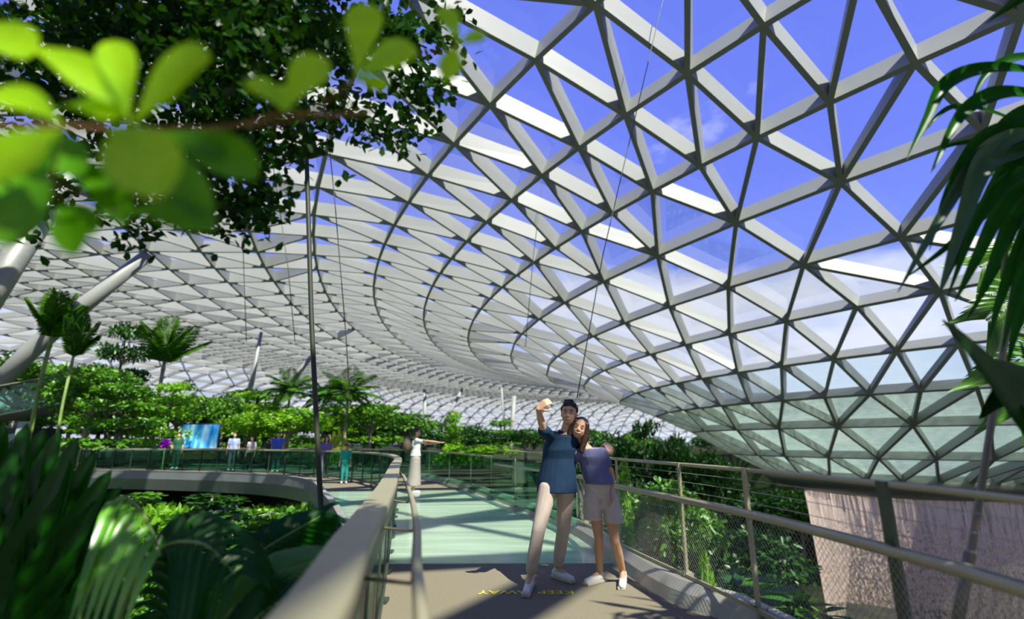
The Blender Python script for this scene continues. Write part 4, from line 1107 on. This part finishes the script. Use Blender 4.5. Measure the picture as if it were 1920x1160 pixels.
def person(J, label, skin, top, bottom, hair='short', hairm=None, shoem=None, voxel=.0075, female=False, face=True, sleeve=.75, bottom_kind='trousers', group=None, hem=0.0, curlR=.35, curlL=.35, extra=None):
    f, r, H = J['f'], J['r'], J['H']; k = H / 1.72; u = V3(0, 0, 1)
    base = (J['anR'] + J['anL']) / 2; base = V3(base.x, base.y, 0)
    w = 1.0 if not female else .86
    hf, hu = J['hf'].normalized(), J['hu'].normalized(); hf = (hf - hu * hf.dot(hu)).normalized(); hr = hf.cross(hu)   # head frame
    RH = Matrix((hr, hf, hu)).transposed()
    hc = J['head']
    def hp(a, b, c): return hc + hr * a * k + hf * b * k + hu * c * k
    S_ = [('ell', hp(0, -.012, .028), (.081 * k, .096 * k, .094 * k), RH), ('ell', hp(0, .020, -.030), (.066 * k, .070 * k, .082 * k), RH), ('ell', hp(0, .052, -.082), (.030 * k, .024 * k, .022 * k), RH),
          ('cap', hp(0, -.02, -.05), J['neck'] - u * .03, .050 * k * w, .056 * k * w),
          ('cap', hp(0, .080, .012), hp(0, .104, -.022), .008 * k, .013 * k), ('ell', hp(.013, .092, -.028), (.009 * k, .009 * k, .007 * k), RH), ('ell', hp(-.013, .092, -.028), (.009 * k, .009 * k, .007 * k), RH),
          ('ell', hp(.034, .062, -.026), (.022 * k, .020 * k, .018 * k), RH), ('ell', hp(-.034, .062, -.026), (.022 * k, .020 * k, .018 * k), RH), ('cap', hp(-.03, .074, .030), hp(.03, .074, .030), .011 * k, .011 * k),
          ('ell', hp(.076, -.01, -.008), (.009 * k, .018 * k, .030 * k), RH), ('ell', hp(-.076, -.01, -.008), (.009 * k, .018 * k, .030 * k), RH)]
    cw = .155 * k * w
    tors = [(J['pelvis'] - u * .08 * k, .14 * k, .10 * k), (J['pelvis'], .165 * k * (1.0 if not female else 1.02), .115 * k), (J['waist'], .135 * k * w, .095 * k), ((J['waist'] + J['chest']) / 2, .15 * k * w, .105 * k), (J['chest'], cw * 1.03, .115 * k), ((J['chest'] + J['neck']) / 2 + u * .03 * k, cw * .95, .095 * k), (J['neck'] - u * .035 * k, .085 * k * w, .065 * k), (J['neck'], .055 * k * w, .052 * k)]
    S_.append(('loft', tors, r, f))
    for s in 'RL':
        a, b, c = J['sh' + s], J['el' + s], J['wr' + s]
        S_ += [('cap', a, (a + b) / 2, .050 * k * w, .043 * k * w), ('cap', (a + b) / 2, b, .043 * k * w, .036 * k * w), ('cap', b, b.lerp(c, .35), .036 * k * w, .038 * k * w), ('cap', b.lerp(c, .35), c, .038 * k * w, .024 * k * w)]
        hd = J.get('hd' + s) or (c - b).normalized()
        ax = J.get('ax' + s) or (f * (1 if s == 'L' else -1))
        S_ += hand(c, hd, J.get('pn' + s) or -r * (1 if s == 'R' else -1), ax, k * (1.12 if not female else .98), curlR if s == 'R' else curlL)
        a, b, c = J['hip' + s], J['kn' + s], J['an' + s]
        S_ += [('cap', a, a.lerp(b, .5), .082 * k, .068 * k), ('cap', a.lerp(b, .5), b, .068 * k, .050 * k), ('cap', b, b.lerp(c, .35), .048 * k, .052 * k), ('cap', b.lerp(c, .35), c, .052 * k, .033 * k), ('cap', c, J['toe' + s] + (c - J['toe' + s]) * .3, .033 * k, .024 * k)]
    me = remeshed(S_, voxel, 'person', [skin, EYEW, IRIS, LIP, TEETH, hairm or HAIRM], 5)
    if face:
        m = MB()
        for sg in (1, -1):
            m.ball(hp(.031 * sg, .077, .008), .0125 * k, 1, 12, 8); m.ball(hp(.031 * sg, .0870, .007), .0060 * k, 2, 10, 6)
            m.tube([hp(.016 * sg, .094, .030), hp(.032 * sg, .093, .036), hp(.047 * sg, .083, .030)], .0045 * k, 6, 5)
            m.tube([hp(.017 * sg, .083, .013), hp(.030 * sg, .0875, .018), hp(.043 * sg, .078, .012)], .0025 * k, 5, 5)
        m.tube([hp(-.032, .076, -.047), hp(-.017, .089, -.057), hp(0, .093, -.061), hp(.017, .089, -.057), hp(.032, .076, -.047)], .0058 * k, 6, 3)
        m.tube([hp(-.026, .083, -.048), hp(-.012, .092, -.0535), hp(0, .0955, -.055), hp(.012, .092, -.0535), hp(.026, .083, -.048)], .0052 * k, 6, 4)
        bm = bmesh.new(); bm.from_mesh(me); t2 = m.mesh('tmp', [SKIN] * 6); bm.from_mesh(t2); bm.to_mesh(me); bm.free()
    root = link('person', me); tag(root, label, 'person', group)
    root.location = base
    me.transform(Matrix.Translation(-base))
    def wear(shapes, nm, mt, vx=None, sm=4):
        mm = remeshed(shapes, vx or voxel, nm, mt, sm); mm.transform(Matrix.Translation(-base)); return link(nm, mm, root)
    # top
    g = .018 * k
    T_ = [(p, a + g, b + g) for p, a, b in tors[2:7]]
    T_ = [(J['pelvis'] - u * hem * k, (.205 if not female else .17) * k, .155 * k), (J['pelvis'] + u * (.03 if hem > 0 else .08) * k, (.198 if not female else .165) * k, .145 * k)] + T_[1:-1] + [(J['neck'] - u * .045 * k, .095 * k * w, .078 * k)]
    sh = [('loft', T_, r, f)]
    for s in 'RL':
        a, b = J['sh' + s], J['el' + s]
        sh += [('cap', a - u * .005, a.lerp(b, sleeve * .6), .064 * k * w, .061 * k * w), ('cap', a.lerp(b, sleeve * .6), a.lerp(b, sleeve), .061 * k * w, .060 * k * w), ('cap', a, J['neck'] - u * .065 * k, .060 * k * w, .045 * k)]
    wear(sh, 'shirt' if not female else 'top', top)
    if not female:
        m = MB(); cn = J['neck'] - u * .012 * k
        m.tube([cn + (r * math.cos(a) * .066 + f * math.sin(a) * .068 - u * .012 * math.sin(a)) * k for a in [math.pi * (.62 + 1.76 * i / 12) for i in range(13)]], .014 * k, 8); 
        o = m.build('collar', top); o.data.transform(Matrix.Translation(-base)); o.parent = root
    if bottom_kind == 'skirt':
        c = (J['anR'] + J['anL']) / 2
        rings = [(J['waist'] - u * .01, .135 * k, .11 * k), (J['pelvis'], .18 * k, .14 * k), (J['pelvis'].lerp(c, .5), .20 * k, .17 * k), (J['pelvis'].lerp(c, .88), .235 * k, .20 * k)]
        wear([('loft', rings, r, f)], 'skirt', bottom)
    else:
        full = bottom_kind == 'trousers'
        B_ = [('loft', [(J['pelvis'] - u * .09 * k, .150 * k, .115 * k), (J['pelvis'], .172 * k, .125 * k), (J['waist'] * .5 + J['pelvis'] * .5, .155 * k, .112 * k)] + ([(J['waist'], .146 * k * w, .108 * k)] if female else []), r, f)]
        for s in 'RL':
            a, b, c = J['hip' + s], J['kn' + s], J['an' + s]
            if full: B_ += [('cap', a, b, .096 * k, .066 * k), ('cap', b, b.lerp(c, .5), .066 * k, .064 * k), ('cap', b.lerp(c, .5), b.lerp(c, .84), .064 * k, .056 * k)]
            else: B_ += [('cap', a, a.lerp(b, .2), .100 * k, .098 * k), ('loft', [(a + r * (.012 if s == 'R' else -.012), .098 * k, .10 * k), (a.lerp(b, .60) + r * (.03 if s == 'R' else -.03), .098 * k, .108 * k)], r, f)]
        wear(B_, 'trousers' if full else 'shorts', bottom)
    # shoes
    for s in 'RL':
        an, to = J['an' + s], J['toe' + s]; d = V3(to.x - an.x, to.y - an.y, 0).normalized(); q = V3(an.x, an.y, 0); tp = V3(to.x, to.y, 0)
        lat = d.cross(u)
        mm = remeshed([('cap', q + u * .052 - d * .03, q + u * .045 + d * .07 * k, .040 * k, .040 * k), ('cap', q + u * .045 + d * .06 * k, tp + u * .036, .042 * k, .032 * k), ('cap', q + u * .05, q + u * .085 * k, .040 * k, .041 * k)], min(voxel, .008), 'shoe', shoem or SHOEW, 4)
        mm.transform(Matrix.Translation(-base)); so = link('shoe', mm, root)
        if face:
            m = MB(); m.strip([q - d * .068 * k, q + d * .0, q + d * .1 * k, tp + d * .02 * k], [(-.036 * k, .004), (.036 * k, .004), (.040 * k, .026), (-.040 * k, .026)]); o = m.build('sole', SOLE); o.data.transform(Matrix.Translation(-base)); o.parent = so
    # hair
    hm = hairm or HAIRM
    if hair == 'short':
        hs = [('ell', hp(0, -.030, .050), (.089 * k, .100 * k, .088 * k), RH), ('cap', hp(-.052, .045, .092), hp(.040, .058, .098), .022 * k, .024 * k), ('cap', hp(-.02, .03, .125), hp(.04, .02, .125), .026 * k, .022 * k), ('ell', hp(.078, -.005, .045), (.014 * k, .03 * k, .035 * k), RH), ('ell', hp(-.078, -.005, .045), (.014 * k, .03 * k, .035 * k), RH), ('ell', hp(0, -.06, -.01), (.076 * k, .055 * k, .075 * k), RH)]
        wear(hs, 'hair', hm, min(voxel, .007), 2)
    else:
        hs = [('ell', hp(0, -.028, .040), (.092 * k, .100 * k, .096 * k), RH), ('cap', hp(.066, .03, .060), hp(.084, -.0, -.06), .030 * k, .038 * k), ('cap', hp(-.066, .03, .060), hp(-.084, -.0, -.06), .030 * k, .038 * k),
              ('cap', hp(.084, -.0, -.06), hp(.088, -.01, -.24), .042 * k, .030 * k), ('cap', hp(-.084, -.0, -.06), hp(-.086, -.01, -.22), .042 * k, .030 * k), ('cap', hp(0, -.07, .0), hp(.02, -.09, -.20), .07 * k, .05 * k)]
        wear(hs, 'hair', hm, min(voxel, .007), 2)
    return root
BLUE = mat('dark_blue_shirt', (.011, .034, .072), .8, spec=.2, noise=(14, .12)); BEIGE = mat('beige_trousers', (.50, .42, .35), .85, spec=.2, noise=(10, .06))
LAV = mat('lavender_top', (.13, .135, .26), .8, spec=.2, noise=(12, .1)); SHORT = mat('beige_shorts', (.52, .46, .39), .85, spec=.2, noise=(10, .06))
eye = V3(0, 0, EYE)
# the man
J = stand(.4, 5.5, 0, 1.74)
J['f'] = V3(-.12, -1, 0).normalized(); J['r'] = V3(J['f'].y, -J['f'].x, 0)
J.update(head=at(1067, 776, 5.42), neck=at(1060, 806, 5.47), chest=at(1050, 843, 5.5), waist=at(1045, 876, 5.52), pelvis=at(1044, 905, 5.52),
         shR=at(1031, 818, 5.45), elR=at(1019, 806, 5.17), wrR=at(1009, 767, 5.02), shL=at(1082, 826, 5.55), elL=at(1112, 862, 5.74), wrL=at(1136, 832, 5.66),
         hipR=at(1028, 914, 5.48), hipL=at(1061, 917, 5.56), knR=at(1010, 992, 5.40), knL=at(1056, 994, 5.62), anR=at(994, 1078, 5.42), anL=at(1045, 1066, 5.72))
J['anR'].z = .09; J['anL'].z = .09
J['toeR'] = at(986, 1118, 5.08); J['toeL'] = at(1072, 1092, 5.54)
for t in ('toeR', 'toeL'): J[t].z = .03
J['hf'] = eye - J['head'] + V3(-.6, 0, .1); J['hu'] = V3(.10, 0, 1)
J['hdR'] = V3(.75, -.3, .62).normalized(); J['axR'] = V3(-.5, .5, .75); J['pnR'] = V3(1, -.3, 0)
J['hdL'] = V3(.1, -1, -.35).normalized(); J['axL'] = V3(-1, 0, .1); J['pnL'] = V3(0, 0, -1)
man = person(J, 'man in dark blue shirt and beige trousers raising one arm for a selfie', SKIN, BLUE, BEIGE, voxel=.007, sleeve=.95, hem=.09, curlR=1.0, curlL=.45)
# the woman beside him
J = stand(.8, 5.5, 0, 1.60)
J['f'] = V3(-.12, -1, 0).normalized(); J['r'] = V3(J['f'].y, -J['f'].x, 0)
J.update(head=at(1087, 803, 5.40), neck=at(1099, 834, 5.47), chest=at(1108, 856, 5.5), waist=at(1116, 885, 5.52), pelvis=at(1124, 917, 5.52),
         shR=at(1083, 849, 5.47), elR=at(1066, 880, 5.66), wrR=at(1040, 884, 5.70), shL=at(1130, 847, 5.50), elL=at(1148, 892, 5.54), wrL=at(1147, 926, 5.40),
         hipR=at(1112, 930, 5.50), hipL=at(1139, 929, 5.50), knR=at(1122, 1004, 5.46), knL=at(1153, 1014, 5.40), anR=at(1125, 1072, 5.59), anL=at(1168, 1072, 5.59))
J['anR'].z = .085; J['anL'].z = .085
J['toeR'] = at(1100, 1096, 5.45); J['toeL'] = at(1166, 1106, 5.31)
for t in ('toeR', 'toeL'): J[t].z = .03
J['hf'] = eye - J['head'] + V3(-.5, 0, .1); J['hu'] = V3(.34, 0, 1)
woman = person(J, 'woman in lavender top and beige shorts leaning her head on the man', SKINW, LAV, SHORT, hair='long', hairm=HAIRB, voxel=.007, female=True, sleeve=.5, bottom_kind='shorts', hem=-.06)
# woman pointing further along the bridge
J = stand(-2.62, 14.5, math.radians(105), 1.70)
J['elL'] = at(806, 827, 14.3); J['wrL'] = at(824, 829, 14.2); J['hdL'] = V3(1, -.1, -.1).normalized(); J['elR'] = at(803, 832, 14.7); J['wrR'] = at(818, 831, 14.7)
WT = mat('white_green_top', (.62, .66, .62), .8, noise=(7, .25)); SK = mat('cream_skirt', (.33, .31, .26), .85, noise=(6, .08))
w2 = person(J, 'woman in long cream skirt with arm stretched out further along the bridge', SKIN, WT, SK, hair='short', hairm=HAIRB, voxel=.014, female=True, face=True, sleeve=.5, bottom_kind='skirt', hem=-.05)
bp_ = MB(); bp_.ball((0, 0, 0), (.13, .19, .23), 0, 12, 9); bp_.tube([(.05, .1, .2), (.2, .12, .22), (.26, .12, 0), (.1, .12, -.18)], .015, 6); bp_.tube([(.05, -.1, .2), (.2, -.12, .22), (.26, -.12, 0), (.1, -.12, -.18)], .015, 6)
o = bp_.build('backpack', mat('brown_backpack', (.10, .08, .05), .8)); o.location = (-2.62 - .24, 14.5, 1.26); tag(o, 'brown backpack on the back of the woman in the long skirt', 'backpack')
# walkers on the far bend
def cm(n, c): return mat(n, c, .85)
for px, Y, H, yaw, lab, tc_, bc_, hr_, fem in [
    (522, 23.9, 1.74, .2, 'man in bright blue shirt and teal trousers on the left bend', (.05, .12, .62), (.01, .12, .13), 'short', False),
    (509, 24.1, 1.5, .4, 'person in dark top beside the man in the bright blue shirt', (.03, .04, .04), (.02, .03, .03), 'long', True),
    (474, 24.6, 1.56, -.2, 'person in white shirt and dark shorts on the left bend', (.62, .56, .56), (.04, .05, .05), 'short', False),
    (440, 24.9, 1.74, .3, 'man in pale blue checked shirt on the left bend', (.32, .42, .66), (.10, .12, .18), 'short', False),
    (336, 26.4, 1.75, .1, 'person in dark green clothes beside the blue screen', (.01, .10, .05), (.01, .05, .04), 'short', False),
    (613, 20.4, 1.55, .5, 'person in violet top just right of the thick rod', (.16, .13, .36), (.14, .14, .18), 'long', True),
    (651, 17.6, 1.25, .3, 'child in turquoise clothes near the rail on the left bend', (.01, .42, .30), (.01, .25, .22), 'short', False)]:
    q = at(px, 820, Y)
    person(stand(q.x, q.y, yaw, H), lab, SKIN, cm('cloth', tc_), cm('cloth', bc_), hair=hr_, voxel=.022, female=fem, face=False, sleeve=.6, bottom_kind='trousers')
